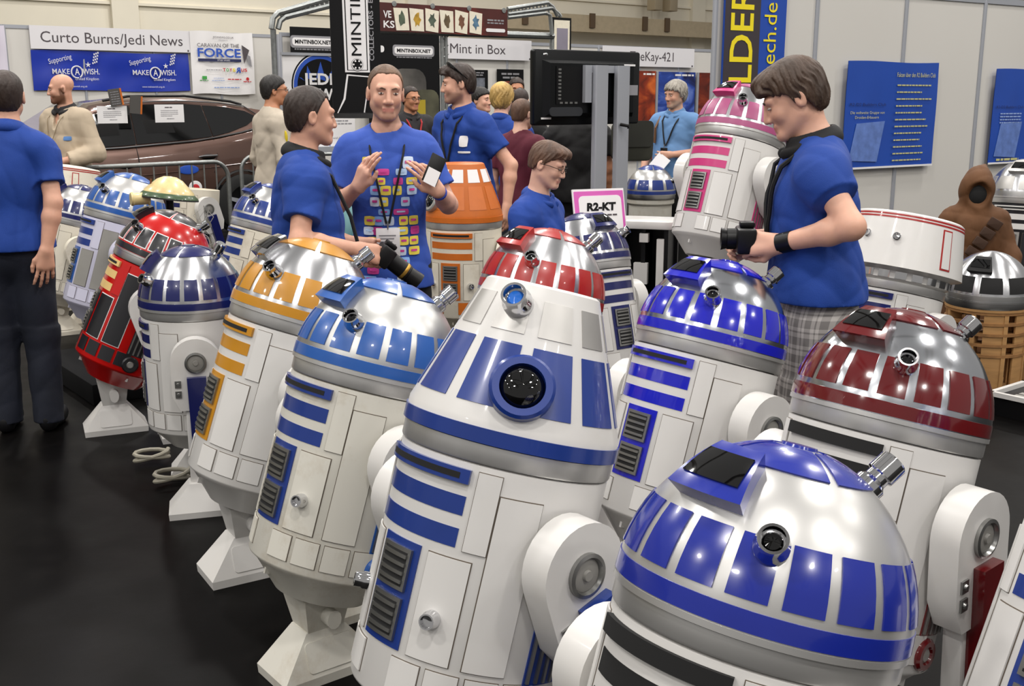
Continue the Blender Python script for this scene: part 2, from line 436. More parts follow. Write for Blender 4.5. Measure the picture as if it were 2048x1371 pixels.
MB().prism(rrect(wv*0.30, wv*0.80, hv*0.35, hv*0.74, 0.2), 0, 0.004).build('print_area', mat('print_smoke', '#4d4a46', 0.6, noise=0.5, nscale=2.5), s)
MB().prism(rrect(wv*0.62, wv*0.98, hv*0.15, hv*0.58, 0.15), 0.004, 0.008).build('print_area', mat('print_olive', '#4b4a38', 0.6, noise=0.45, nscale=3), s)
MB().box(wv*0.62, wv*0.78, hv*0.36, hv*0.50, 0.008, 0.012).build('print_area', mat('print_mustard', '#a8921f', 0.6), s)
s, wv, hv = board('fascia_sign', PB, 897, 75, 1063, 117, M_white, 0.08, label='white fascia sign lettered Mint in Box', cat='sign')
text('Mint in Box', s, wv*0.02, hv*0.28, h=hv*0.46, wid=wv*0.655, m=M_dkgrey)
MB().box(wv*0.97, wv*0.985, hv*0.04, hv*0.12, 0, 0.003).build('print_mark', M_dkgrey, s)
s, wv, hv = board('fascia_sign', PB, 1206, 91, 1388, 131, M_white, 0.08, label='white fascia sign lettered TeeKay-421', cat='sign')
text('TeeKay-421', s, wv*0.28, hv*0.30, h=hv*0.48, wid=wv*0.48, m=M_dkgrey)
MB().box(wv*0.97, wv*0.985, hv*0.04, hv*0.12, 0, 0.003).build('print_mark', M_dkgrey, s)
for (x0, x1, t, bt, lab) in ((925, 976, 139, 178, 'black poster with two grey photos behind the sunglasses man'), (995, 1047, 138, 200, 'black poster with a block of small colour photos')):
    s, wv, hv = board('wall_poster', PB, x0, t, x1, bt, M_black, 0.05, label=lab, cat='poster')
    scribble(s, wv*0.15, hv*0.82, wv*0.7, hv*0.06, M_grey); scribble(s, wv*0.2, hv*0.70, wv*0.6, hv*0.06, M_grey)
    cols = ['#8c8a88', '#b9b5ae', '#6b6f78', '#a8823c', '#7d3b2c', '#c9c3b8']
    for i in range(2 if x0 < 950 else 4):
        for j in range(1 if x0 < 950 else 3):
            n_ = 2 if x0 < 950 else 4; k_ = 1 if x0 < 950 else 3
            MB().box(wv*(0.1+0.8*i/n_), wv*(0.1+0.8*(i+0.92)/n_), hv*(0.05+0.58*j/k_), hv*(0.05+0.58*(j+0.92)/k_), 0, 0.004).build('photo', mat('photo%d' % ((i*2+j) % 6), cols[(i*2+j) % 6], 0.5, noise=0.5, nscale=9), s)
s, wv, hv = board('framed_picture', PB, 1103, 34, 1142, 101, M_black, 0.9, th=0.05, label='tall black framed picture above the big screen', cat='picture')
MB().box(wv*0.12, wv*0.9, hv*0.0, hv*0.92, 0, 0.01).build('mount', M_cream, s)
MB().box(wv*0.24, wv*0.8, 0, hv*0.68, 0.01, 0.014).build('print', mat('print_mauve', '#8a8492', 0.5, noise=0.15, nscale=1.5), s)
def filmposter(x0, x1, t, bt, cols, lab, nm):
    m = mat(nm, cols[0], 0.4)
    nt = m.node_tree; bs = nt.nodes['Principled BSDF']; tc = nt.nodes.new('ShaderNodeTexCoord')
    n = nt.nodes.new('ShaderNodeTexNoise'); n.inputs['Scale'].default_value = 2.4; n.inputs['Detail'].default_value = 4; n.inputs['Distortion'].default_value = 1.0
    cr = nt.nodes.new('ShaderNodeValToRGB'); cr.color_ramp.elements[0].position = 0.3; cr.color_ramp.elements[1].position = 0.72
    cr.color_ramp.elements[0].color = lin(cols[0]); cr.color_ramp.elements[1].color = lin(cols[2]); e = cr.color_ramp.elements.new(0.5); e.color = lin(cols[1])
    nt.links.new(tc.outputs['Object'], n.inputs[0]); nt.links.new(n.outputs[0], cr.inputs[0]); nt.links.new(cr.outputs[0], bs.inputs['Base Color'])
    s, wv, hv = board('tall_poster', PB, x0, t, x1, bt, m, 0.07, label=lab, cat='poster')
    scribble(s, wv*0.45, hv*0.955, wv*0.5, hv*0.02, M_paper)
    MB().box(-0.045, -0.002, -0.02, hv, -0.02, 0.02).build('edge_strip', M_alu, s)
filmposter(1262, 1307, 141, 320, ('#1c0d0c', '#8a2f14', '#d4692a'), 'tall red and orange poster right of the big screen', 'print_fire')
filmposter(1311, 1385, 143, 320, ('#0e1648', '#27459c', '#7d96d8'), 'tall blue starry poster behind the grey-haired man', 'print_nebula')
filmposter(1391, 1440, 145, 320, ('#160908', '#6d2310', '#c2562a'), 'tall dark red poster at the end of the middle booth wall', 'print_ember')

# roll-up behind
PJ = Plane(640, 13.0)
s, wv, hv = board('rollup_banner', PJ, 574, 110, 712, 312, M_paper, 0.0, label='white roll-up banner with round blue JEDI NEWS logo', cat='banner')
cx, cy = wv*0.52, hv*0.70
for rr, mm, zz in ((wv*0.415, M_black, 0.002), (wv*0.395, M_paper, 0.004), (wv*0.385, M_pblue, 0.006), (wv*0.335, M_black, 0.008)):
    MB().lathe([(0, 0), (rr, 0), (rr, -0.002)], 40, T(cx, cy, zz)).build('logo_disc', mm, s)
for k in range(5):
    a = R(20+35*k); MB().prism([(cx+0.28*wv*math.cos(a+0.25), cy+0.1*wv), (cx+0.33*wv*math.cos(a), cy+0.30*wv*math.sin(a)), (cx+0.28*wv*math.cos(a-0.25), cy+0.06*wv)], 0.008, 0.010).build('flame', M_pblue, s)
text('JEDI', s, cx-wv*0.26, cy+wv*0.02, 0.013, h=wv*0.135, wid=wv*0.42, m=M_paper, bold=0.03)
text('NEWS', s, cx-wv*0.26, cy-wv*0.17, 0.013, h=wv*0.135, wid=wv*0.50, m=M_paper, bold=0.03)
scribble(s, wv*0.45, hv*0.34, wv*0.45, hv*0.012, M_grey); scribble(s, wv*0.45, hv*0.31, wv*0.5, hv*0.012, M_grey)
text('/JediNewsUK', s, wv*0.5, hv*0.16, 0.003, h=hv*0.022, wid=wv*0.3, m=M_grey)
MB().prism([(wv*0.55, hv*0.02), (wv*0.62, hv*0.10), (wv*0.70, hv*0.02)], 0, 0.003).build('print_shape', M_pblue, s)
MB().box(-0.02, wv+0.02, hv, hv+0.03, -0.03, 0.02).build('top_bar', M_alu, s)
a_ = s.matrix_local; MB().box(0, wv, -a_[2][3]+0.0, -a_[2][3]+0.1, -0.15, 0.15).build('base', M_alu, s)
MB().box(0, wv, -a_[2][3]+0.1, 0, -0.02, 0).build('lower_sheet', M_paper, s)

# tall black flag
PF = Plane(715, 9.6, Vector((0.94, 0.34, 0)))
M_, wv, hv = PF.rect(667, -120, 765, 236)
s = empty('flag_banner', M=M_); tag(s, 'tall black flag banner with upright white web address behind the blue T-shirt man', 'banner')
MB().box(0, wv, 0, hv, -0.012, 0).build('cloth', M_black, s)
X = lambda px: wv*(px-667)/98.0
Y = lambda py: hv*(236-py)/356.0
MB().prism([(X(693), Y(142)), (X(742), Y(142)), (X(741), Y(-110)), (X(690), Y(-110))], 0, 0.004).build('white_stripe', M_paper, s)
MB().prism([(X(697), Y(138)), (X(738), Y(138)), (X(737), Y(-110)), (X(694), Y(-110))], 0.004, 0.006).build('stripe_line', M_black, s)
MB().prism([(X(699), Y(137)), (X(736), Y(137)), (X(735), Y(-110)), (X(696), Y(-110))], 0.006, 0.008).build('stripe_face', M_paper, s)
text('MINTINBOX', s, X(726), Y(108), 0.011, h=X(726)-X(706), wid=Y(-112)-Y(112), m=M_black, rot=R(90))
text('COLLECTORS - E', s, X(751), Y(118), 0.004, h=(X(751)-X(742))*1.0, wid=Y(-6)-Y(118), m=M_grey, rot=R(90), bold=0.02)
MB().lathe([(0, 0), (X(679)-X(667), 0), (X(679)-X(667), -0.002)], 28, T(X(717), Y(126), 0.011)).build('emblem', M_black, s)
MB().lathe([(X(677)-X(667), 0), (X(678.5)-X(667), 0)], 28, T(X(717), Y(126), 0.013)).build('emblem_ring', M_paper, s)
for k in range(6): MB().lathe([(0, 0), (0.008, 0)], 10, T(X(717)+0.032*math.cos(R(60*k)), Y(126)+0.032*math.sin(R(60*k)), 0.013)).build('emblem_dot', M_paper, s)
MB().prism([(X(672), Y(232)), (X(728), Y(236)), (X(742), Y(150)), (X(696), Y(146)), (X(688), Y(196))], 0, 0.003).build('white_edge', M_paper, s)
MB().prism([(X(675), Y(229)), (X(726), Y(232)), (X(739), Y(152)), (X(699), Y(149)), (X(692), Y(197))], 0.003, 0.006).build('black_area', M_black, s)
zb = s.matrix_local[2][3]
MB().tube([(X(713), -zb, -0.03), (X(713), hv, -0.03)], 0.018, 8).build('pole', M_alu, s)
MB().lathe([(0, 0.05), (0.2, 0.04), (0.22, 0)], 24, T(X(713), -zb, -0.03) @ RX(R(-90))).build('base_plate', M_black, s)

# overhead frame and its red banner
PT = Plane(890, 13.0)
def tp(px, py, off=0.0): return PT.hit(px, py, off)
s = empty('truss_frame', tp(1105, 400) * 1.0); s.location.z = 0; tag(s, 'steel tube gantry of lattice arches over the middle booth', 'gantry')
O = s.location
def tubeW(pts, r, nm='tube'):
    return MB().tube([Vector(p)-O for p in pts], r, 8).build(nm, M_steel, s)
bands = [[(543, 58), (546, 36), (556, 26), (672, -8)], [(556, 58), (560, 42), (570, 34), (672, 8)]]
for off in (0.0, 0.35):
    for bd in bands: tubeW([tp(x, y, off) for x, y in bd], 0.03)
for k in range(13):
    f = k/12; xa = 560+112*f; ya = 26-33*f; yb2 = 40-34*f
    tubeW([tp(xa, ya, 0), tp(xa+6, yb2, 0.0)], 0.012, 'brace'); tubeW([tp(xa+6, yb2, 0), tp(min(xa+9, 672), ya-2, 0.35)], 0.012, 'brace')
bands = [[(1015, 18), (1095, 5), (1106, 14), (1115, 32)], [(1015, 35), (1090, 26), (1100, 30), (1104, 70)], [(1015, 28), (1104, 16), (1118, 28), (1121, 34)]]
for bd in bands: tubeW([tp(x, y, 0.1) for x, y in bd], 0.025)
for k in range(12):
    f = k/11; tubeW([tp(1015+80*f, 18-13*f, 0.1), tp(1020+78*f, 35-9*f, 0.1)], 0.012, 'brace')
tubeW([tp(740, 60, 0.05), tp(1106, 72, 0.05)], 0.04, 'rail')
for (xa, xb) in ((883, 890), (891, 897)): tubeW([tp(xa, 62), Vector((tp(xa, 62).x, tp(xa, 62).y, 0))], 0.022, 'post')
for k in range(24):
    p = tp(883, 62); q = tp(896, 62); zz = 0.1 + k*0.1
    tubeW([Vector((p.x, p.y, zz)), Vector((q.x, q.y, zz+0.05))], 0.010, 'brace')
p = tp(546, 58); tubeW([p, Vector((p.x, p.y, 0))], 0.03, 'post')
p = tp(1104, 70); tubeW([p, Vector((p.x, p.y, 0))], 0.03, 'post')
m_rb = mat('banner_dark_red', '#4a1713', 0.45, noise=0.5, nscale=1.6, grime='#c23a1e', gamt=0.6, gscale=1.2)
s, wv, hv = board('card_banner', PT, 742, 3, 1015, 61, m_rb, 0.12, label='dark red overhead banner printed with six cream cards', cat='banner')
text('VE', s, wv*0.085, hv*0.48, h=hv*0.24, wid=wv*0.055, m=M_paper, bold=0.02); text('KS', s, wv*0.085, hv*0.13, h=hv*0.24, wid=wv*0.075, m=M_paper, bold=0.02)
cc = ['#4e5a48', '#b08a28', '#4a5648', '#5b4a32', '#6d4632', '#4f7088']
for k in range(6):
    cxx = wv*(0.21+0.108*k)
    c_ = MB().prism([(-wv*0.045, -hv*0.40), (wv*0.045, -hv*0.44), (wv*0.048, hv*0.34), (-wv*0.05, hv*0.40)], 0, 0.006, T(cxx, hv*0.47, 0) @ RZ(R((6, 3, -2, 3, -3, -2)[k]))).build('card', M_cream, s)
    MB().prism([((wv*0.022*(1+0.35*math.sin(3.1*i+k)))*math.cos(R(30*i)), (hv*0.24*(1+0.3*math.cos(2.3*i+k)))*math.sin(R(30*i))) for i in range(12)], 0.006, 0.008, T(cxx, hv*0.46, 0)).build('card_print', mat('card_ink%d' % k, cc[k], 0.6, noise=0.4, nscale=14), c_)
scribble(s, wv*0.84, hv*0.55, wv*0.13, hv*0.06, M_grey); scribble(s, wv*0.84, hv*0.45, wv*0.13, hv*0.05, M_grey)
MB().prism(rrect(wv*0.83, wv*0.98, hv*0.14, hv*0.27, hv*0.06), 0, 0.004).build('label_plate', M_paper, s)
for k in range(4): MB().lathe([(0, 0.01), (0.03, 0.008), (0.03, 0)], 12, T(wv*(0.16+0.27*k), hv*0.97, 0)).build('eyelet', M_steel, s)

# ================================================================ right wall prints
s, wv, hv = board('club_banner', PR, 1438, -130, 1557, 330, M_poster, 0.05, label='tall blue and charcoal banner with yellow upright lettering behind the pink robot', cat='banner')
X = lambda px: wv*(px-1438)/119.0
Y = lambda py: hv*(330-py)/460.0
MB().box(0, X(1505), 0, hv, 0, 0.003).build('charcoal_strip', mat('print_charcoal', '#3a3338', 0.5), s)
text('BUILDERS', s, X(1491), Y(288), 0.006, h=X(1491)-X(1448), wid=Y(-72)-Y(288), m=M_yellow, rot=R(90), bold=0.012)
text('astromech.de', s, X(1537), Y(262), 0.006, h=X(1537)-X(1512), wid=Y(-6)-Y(262), m=M_yellow, rot=R(90))
for (x0, x1, t, bt, lab) in ((1682, 1862, 121, 337, 'blue club poster with a pale yellow list behind the man in plaid shorts'), (1975, 2110, 137, 326, 'blue club poster at the right edge above the hooded figure')):
    s, wv, hv = board('club_poster', PR, x0, t, x1, bt, M_poster, 0.05, wavy=0.008, label=lab, cat='poster')
    z = 0.012
    MB().box(0, wv, -0.012, 0.004, 0.004, 0.008).build('lower_edge', M_paper, s)
    text('R2-D2 Builders Club', s, wv*0.04, hv*0.585, z, h=hv*0.028, wid=wv*0.38, m=mat('print_navy', '#1c2350', 0.5))
    g = MB(); g.prism([(wv*0.06, hv*0.07), (wv*0.36, hv*0.05), (wv*0.42, hv*0.44), (wv*0.12, hv*0.42)], z-0.002, z); g.build('plan_drawing', mat('plan_blue', '#5f7bbd', 0.6, noise=0.18, nscale=14), s)
    if x0 < 1900:
        text('Die weltweite Gruppe von', s, wv*0.05, hv*0.51, z, h=hv*0.026, wid=wv*0.36, m=M_lyellow)
        text('Droiden-Erbauern', s, wv*0.10, hv*0.465, z, h=hv*0.026, wid=wv*0.25, m=M_lyellow)
        text('Fakten über den R2 Builders Club', s, wv*0.52, hv*0.86, z, h=hv*0.042, wid=wv*0.43, m=M_lyellow)
        for k in range(12): scribble(s, wv*0.53, hv*(0.775-0.066*k), wv*random.Random(k).uniform(0.26, 0.40), hv*0.013, M_lyellow, z, random.Random(k))
    else:
        for k in range(4): scribble(s, wv*0.10, hv*(0.52-0.032*k), wv*0.3, hv*0.014, M_lblue, z)
        scribble(s, wv*0.10, hv*0.02, wv*0.32, hv*0.024, M_lyellow, z)

# ================================================================ robots: plain domed display robots on struts
M_rwhite = mat('robot_white', '#d3d1ce', 0.34, coat=0.15, noise=0.015, nscale=3, grime='#b9a98d', gamt=0.10, gscale=4)
M_rworn = mat('robot_worn_white', '#cfccc2', 0.4, noise=0.02, nscale=3, grime='#8f7547', gamt=0.45, gscale=6, rvar=0.06)
M_rcream = mat('robot_cream', '#d9d2c2', 0.45, noise=0.03, nscale=3, grime='#8a6f45', gamt=0.35, gscale=7)
M_rlav = mat('robot_lavender_white', '#c6c5d8', 0.42, noise=0.02)
M_rred = mat('robot_red', '#b80f0c', 0.22, coat=0.4, noise=0.05)
M_navy = mat('accent_navy', '#151b56', 0.25, coat=0.3, noise=0.05)
M_blue = mat('accent_blue', '#17337e', 0.28, coat=0.3, noise=0.06)
M_royal = mat('accent_royal', '#14258a', 0.20, coat=0.5, noise=0.05)
M_vivid = mat('accent_vivid_blue', '#181bb0', 0.15, coat=0.6)
M_sky = mat('accent_sky_blue', '#1f539e', 0.28, coat=0.3, noise=0.06)
M_ochre = mat('accent_ochre', '#b97f12', 0.35, coat=0.2, noise=0.04)
M_drred = mat('accent_dark_red', '#5c0a0f', 0.14, coat=0.7)
M_brick = mat('accent_brick_red', '#a01c1a', 0.3, coat=0.2, noise=0.05)
M_pink = mat('accent_pink', '#c02a72', 0.32, coat=0.2, noise=0.04)
M_pinkd = mat('accent_dome_pink', '#a04a76', 0.35, noise=0.08)
M_orange = mat('accent_orange', '#c06318', 0.42, noise=0.06, grime='#7a3c10', gamt=0.3)
M_tan = mat('accent_tan', '#d8b878', 0.4, noise=0.05)
M_rblack = mat('accent_black', '#1a1a1e', 0.3, coat=0.2)
M_teal = mat('accent_teal', '#4f7d80', 0.4, noise=0.06)
M_brush = mat('brushed_aluminium', '#cfd0d3', 0.26, 1.0, noise=0.06, nscale=4, aniso=0.75, rvar=0.04)
M_polish = mat('polished_aluminium', '#c6c9cf', 0.17, 1.0, noise=0.07, nscale=5, rvar=0.08, nd=5)
M_satin = mat('satin_silver_paint', '#bfbebc', 0.34, 0.7, noise=0.05, nscale=5, coat=0.25, rvar=0.05)
M_dull = mat('dull_aluminium', '#bdbdbc', 0.34, 1.0, noise=0.08, nscale=5, rvar=0.06)
M_ring = mat('turned_ring', '#c9c8c6', 0.34, 0.72, noise=0.10, nscale=10)
M_silver = mat('silver_panel', '#b4b2af', 0.4, 0.7, noise=0.06, nscale=9)
M_groove = mat('joint_shadow_gap', '#5d5348', 0.8)
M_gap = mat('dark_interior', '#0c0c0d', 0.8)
M_chrome = mat('chrome', '#d6d6d8', 0.08, 1.0)
M_lens = mat('black_lens', '#030304', 0.03, coat=0.5)
M_grill = mat('grille_metal', '#9a9a98', 0.3, 0.9)
M_greyp = mat('robot_grey', '#8d8b86', 0.5, noise=0.06)
M_ivory = mat('panel_cover_white', '#e8e6e3', 0.32, coat=0.15)
M_cable = mat('cable_grey', '#8f8a7c', 0.55)
M_blackpl = mat('black_plastic', '#08080a', 0.4, spec=0.3)

def cyl_prof(r):
    return lambda t: (r, t, 1.0, 0.0)
def dome_prof(Rr, H, z0):
    def f(t):
        c, s = math.cos(t), math.sin(t); nx, nz = c/Rr, s/H; l = math.hypot(nx, nz)
        return (Rr*c, z0+H*s, nx/l, nz/l)
    return f
def cone_prof(r0, r1, z0, z1):
    l = math.hypot(r0-r1, z1-z0); nr, nz = (z1-z0)/l, (r0-r1)/l
    return lambda t: (r0+(r1-r0)*t, z0+(z1-z0)*t, nr, nz)
def patch(mb, prof, a0, a1, t0, t1, o0, o1, na=6, nt=1, taper=0.0):
    V = []
    def P(a, t, o):
        r, z, nr, nz = prof(t); r += nr*o; z += nz*o
        return (r*math.sin(a), -r*math.cos(a), z)
    am = (a0+a1)/2
    def ang(i, t):
        a = a0 + (a1-a0)*i/na
        return am + (a-am)*(1 - taper*(t-t0)/(t1-t0 + 1e-9))
    for j in range(nt+1):
        t = t0 + (t1-t0)*j/nt
        for i in range(na+1): V.append(P(ang(i, t), t, o1))
    idx = lambda i, j: j*(na+1)+i
    Fc = [(idx(i,j), idx(i+1,j), idx(i+1,j+1), idx(i,j+1)) for j in range(nt) for i in range(na)]
    ringi = [(i, 0) for i in range(na)] + [(na, j) for j in range(nt)] + [(i, nt) for i in range(na, 0, -1)] + [(0, j) for j in range(nt, 0, -1)]
    base = len(V)
    for (i, j) in ringi:
        t = t0 + (t1-t0)*j/nt; V.append(P(ang(i, t), t, o0))
    n = len(ringi)
    for k in range(n):
        a = idx(*ringi[k]); b_ = idx(*ringi[(k+1) % n]); Fc.append((a, base+k, base+(k+1) % n, b_))
    mb.add(V, Fc)
    return mb
CACHE = {}
def cpart(key, name, fn, mats, parent, M=None, smooth=35):
    k = (key, tuple(m.name for m in (mats if isinstance(mats, (list, tuple)) else [mats])))
    if k not in CACHE:
        b = MB(); fn(b); CACHE[k] = b.mesh(name, mats, smooth)
    return put(name, CACHE[k], parent, M)
D = R
BR = 0.225                      # body radius
BODY = cyl_prof(BR)
RING_Z = 0.57
DOME = dome_prof(0.232, 0.252, 0.052)

def groove_panel(b, prof, a0, a1, t0, t1, gw=0.0025, na=6, nt=1, o=0.004, taper=0):
    rr = prof((t0+t1)/2)[0]; ga = gw/rr
    b.cur = 1; patch(b, prof, a0-ga, a1+ga, t0-gw, t1+gw, -0.004, 0.0008, na, nt, taper)
    b.cur = 0; patch(b, prof, a0, a1, t0, t1, -0.004, o, na, nt, taper)
    b.cur = 0
def lens_mesh(b, r, h):
    b.lathe([(r*1.25, -0.01), (r*1.25, h*0.35), (r*1.05, h*0.5), (r*1.05, h), (r*0.85, h), (r*0.82, h*0.6), (0, h*0.55)], 24)
def surf_frame(prof, a, t, off=0.0):
    r, z, nr, nz = prof(t); r += nr*off; z += nz*off
    n = Vector((nr*math.sin(a), -nr*math.cos(a), nz)); x = Vector((math.cos(a), math.sin(a), 0)); y = n.cross(x)
    p = Vector((r*math.sin(a), -r*math.cos(a), z))
    return Matrix(((x.x, y.x, n.x, p.x), (x.y, y.y, n.y, p.y), (x.z, y.z, n.z, p.z), (0, 0, 0, 1)))

def make_dome(root, Mh, dm, acc, stripe, ringm, npan=18, pan0=None, crown=True, visor=True, visor_m=None, lensm=None, knob=None, frame_line=None, stud=True, lamp=None):
    d = cpart('dome', 'dome', lambda b: b.lathe([(0.232, 0.044), (0.232, 0.05)] + [(DOME(D(4.5*i))[0], DOME(D(4.5*i))[1]) for i in range(1, 20)] + [(0.001, 0.304)], 72), dm, root, Mh)
    cpart('ring', 'neck_ring', lambda b: b.lathe([(0.2, 0.0), (0.226, 0.0), (0.228, 0.004), (0.228, 0.034), (0.2335, 0.036), (0.2335, 0.046), (0.22, 0.047)], 72), ringm, d)
    cpart('stripe', 'stripe', lambda b: b.lathe([(0.225, 0.0475), (0.2338, 0.0485)] + [(DOME(D(x))[0]+0.0015, DOME(D(x))[1]) for x in (1, 3, 5, 6)] + [(DOME(D(6.2))[0]-0.003, DOME(D(6.2))[1])], 72), stripe, d)
    step = 360.0/npan
    for k in range(npan):
        a = step*(k+0.5)
        if lamp and k in lamp: continue
        def fn(b):
            if frame_line: b.cur = 1; patch(b, DOME, D(-step*0.44), D(step*0.44), D(7.7), D(31.3), -0.004, 0.0012, 6, 4); b.cur = 0
            patch(b, DOME, D(-step*0.38), D(step*0.38), D(9), D(30), -0.004, 0.0025, 6, 4)
        cpart(('pan', npan, bool(frame_line)), 'dome_panel', fn, [acc, frame_line] if frame_line else acc, d, RZ(D(a)))
    if crown:
        for k in range(4):
            def fn(b):
                if frame_line: b.cur = 1; patch(b, DOME, D(-43.5), D(43.5), D(57), D(80.5), -0.004, 0.0012, 10, 5); b.cur = 0
                patch(b, DOME, D(-41.5), D(41.5), D(58.5), D(79), -0.004, 0.0028, 10, 5)
            cpart(('crown', bool(frame_line)), 'crown_panel', fn, [acc, frame_line] if frame_line else acc, d, RZ(D(20+90*k)))
        cpart('cap', 'crown_cap', lambda b: b.lathe([(0.030, 0.3005), (0.028, 0.3065), (0, 0.3075)], 24), acc, d)
    if visor:
        vm = visor_m or acc
        def fn(b):
            patch(b, DOME, D(-19), D(19), D(35), D(57), -0.004, 0.030, 12, 6, taper=0.12)
        cpart('visor', 'visor_frame', fn, vm, d)
        def fn(b):
            patch(b, DOME, D(-15), D(15), D(40), D(52), 0.02, 0.033, 12, 4)
        cpart('vglass', 'visor_glass', fn, lensm or M_lens, d)
    if stud:
        cpart('lens', 'sensor_lens', lambda b: lens_mesh(b, 0.021, 0.045), M_chrome, d, surf_frame(DOME, D(34), D(27)))
        cpart('lensglass', 'lens_glass', lambda b: b.lathe([(0.017, 0.0), (0.012, 0.008), (0, 0.011)], 18), M_lens, d, surf_frame(DOME, D(34), D(27), 0.024))
    if knob is not None:
        cpart('knob', 'knob', lambda b: [b.lathe([(0.026, -0.01), (0.026, 0.012), (0.019, 0.02), (0.019, 0.03), (0.024, 0.032), (0.024, 0.062), (0.02, 0.066), (0, 0.066)], 20)], M_chrome, d, surf_frame(DOME, D(knob), D(57)))
    return d

CONE = cone_prof(0.229, 0.124, 0.085, 0.365)
def make_cone(root, Mh, dm, acc, stripe, ringm, acc2, lens_az=2, bez=None):
    d = cpart('cone', 'cone_head', lambda b: b.lathe([(0.229, 0.04), (0.231, 0.05), (0.229, 0.085), (0.124, 0.365), (0.116, 0.370), (0, 0.372)], 72), dm, root, Mh)
    cpart('ringc', 'neck_ring', lambda b: b.lathe([(0.2, 0.0), (0.226, 0.0), (0.228, 0.004), (0.228, 0.038), (0.2, 0.04)], 72), ringm, d)
    cpart('stripec', 'stripe', lambda b: b.lathe([(0.22, 0.039), (0.2335, 0.040), (0.2335, 0.070), (0.22, 0.071)], 72), stripe, d)
    for k in range(10):
        a = 36*k + 18
        cpart('cpan', 'cone_panel', lambda b: patch(b, CONE, D(-14), D(14), 0.10, 0.56, -0.003, 0.002, 6, 1), acc, d, RZ(D(a)))
        cpart('cpan2', 'cone_panel', lambda b: patch(b, CONE, D(-13), D(13), 0.64, 0.90, -0.003, 0.002, 6, 1), acc2, d, RZ(D(a)))
    F_ = surf_frame(CONE, D(lens_az), 0.26)
    cpart('cbez', 'lens_bezel', lambda b: b.lathe([(0.066, -0.025), (0.066, 0.022), (0.060, 0.028), (0.046, 0.028), (0.044, 0.01)], 36), bez or acc, d, F_)
    cpart('clens', 'lens_glass', lambda b: b.lathe([(0.046, 0.012), (0.040, 0.026), (0.024, 0.036), (0, 0.040)], 32), M_lens, d, F_)
    F_ = surf_frame(CONE, D(lens_az-18), 0.84)
    cpart('clamp', 'sensor_lens', lambda b: lens_mesh(b, 0.025, 0.05), M_chrome, d, F_)
    cpart('clampg', 'lens_glass', lambda b: b.lathe([(0.021, 0.0), (0.014, 0.01), (0, 0.013)], 18), mat('blue_glass', '#2a6fd0', 0.05, coat=1), d, F_ @ T(0, 0, 0.026))
    return d
BUCK = cone_prof(0.285, 0.245, 0.10, 0.345)
def make_bucket(root, Mh, dm, line):
    d = cpart('bucket', 'bucket_head', lambda b: b.lathe([(0.21, 0.035), (0.235, 0.05), (0.235, 0.085), (0.285, 0.10), (0.245, 0.345), (0.235, 0.352), (0.12, 0.365), (0, 0.37)], 72), dm, root, Mh)
    cpart('ringb', 'neck_ring', lambda b: b.lathe([(0.2, 0.0), (0.226, 0.0), (0.228, 0.004), (0.228, 0.038), (0.2, 0.04)], 72), M_ring, d)
    for k in range(20):
        cpart('tile', 'mirror_tile', lambda b: patch(b, cyl_prof(0.235), D(-6), D(6), 0.052, 0.083, -0.003, 0.003, 3, 1), M_chrome, d, RZ(D(18*k)))
    for t0 in (0.90, 0.955): cpart('bl%f' % t0, 'line', lambda b: b.lathe([(BUCK(t0)[0]-0.002, BUCK(t0)[1]-0.003), (BUCK(t0)[0]+0.0015, BUCK(t0)[1]-0.003), (BUCK(t0+0.02)[0]+0.0015, BUCK(t0+0.02)[1]), (BUCK(t0+0.02)[0]-0.002, BUCK(t0+0.02)[1])], 72), line, d)
    for a in (-6, 24): cpart('blens', 'sensor_lens', lambda b: lens_mesh(b, 0.014, 0.018), M_chrome, d, surf_frame(BUCK, D(a), 0.55))
    def fn(b):
        b.cur = 1; patch(b, BUCK, D(-6), D(6), 0.1, 0.84, -0.002, 0.002, 3, 1); b.cur = 0
        patch(b, BUCK, D(-4.5), D(4.5), 0.13, 0.81, -0.002, 0.004, 3, 1)
    for a in (75, 165, 255): cpart('bwin', 'side_panel', fn, [dm, line], d, RZ(D(a)))
    return d

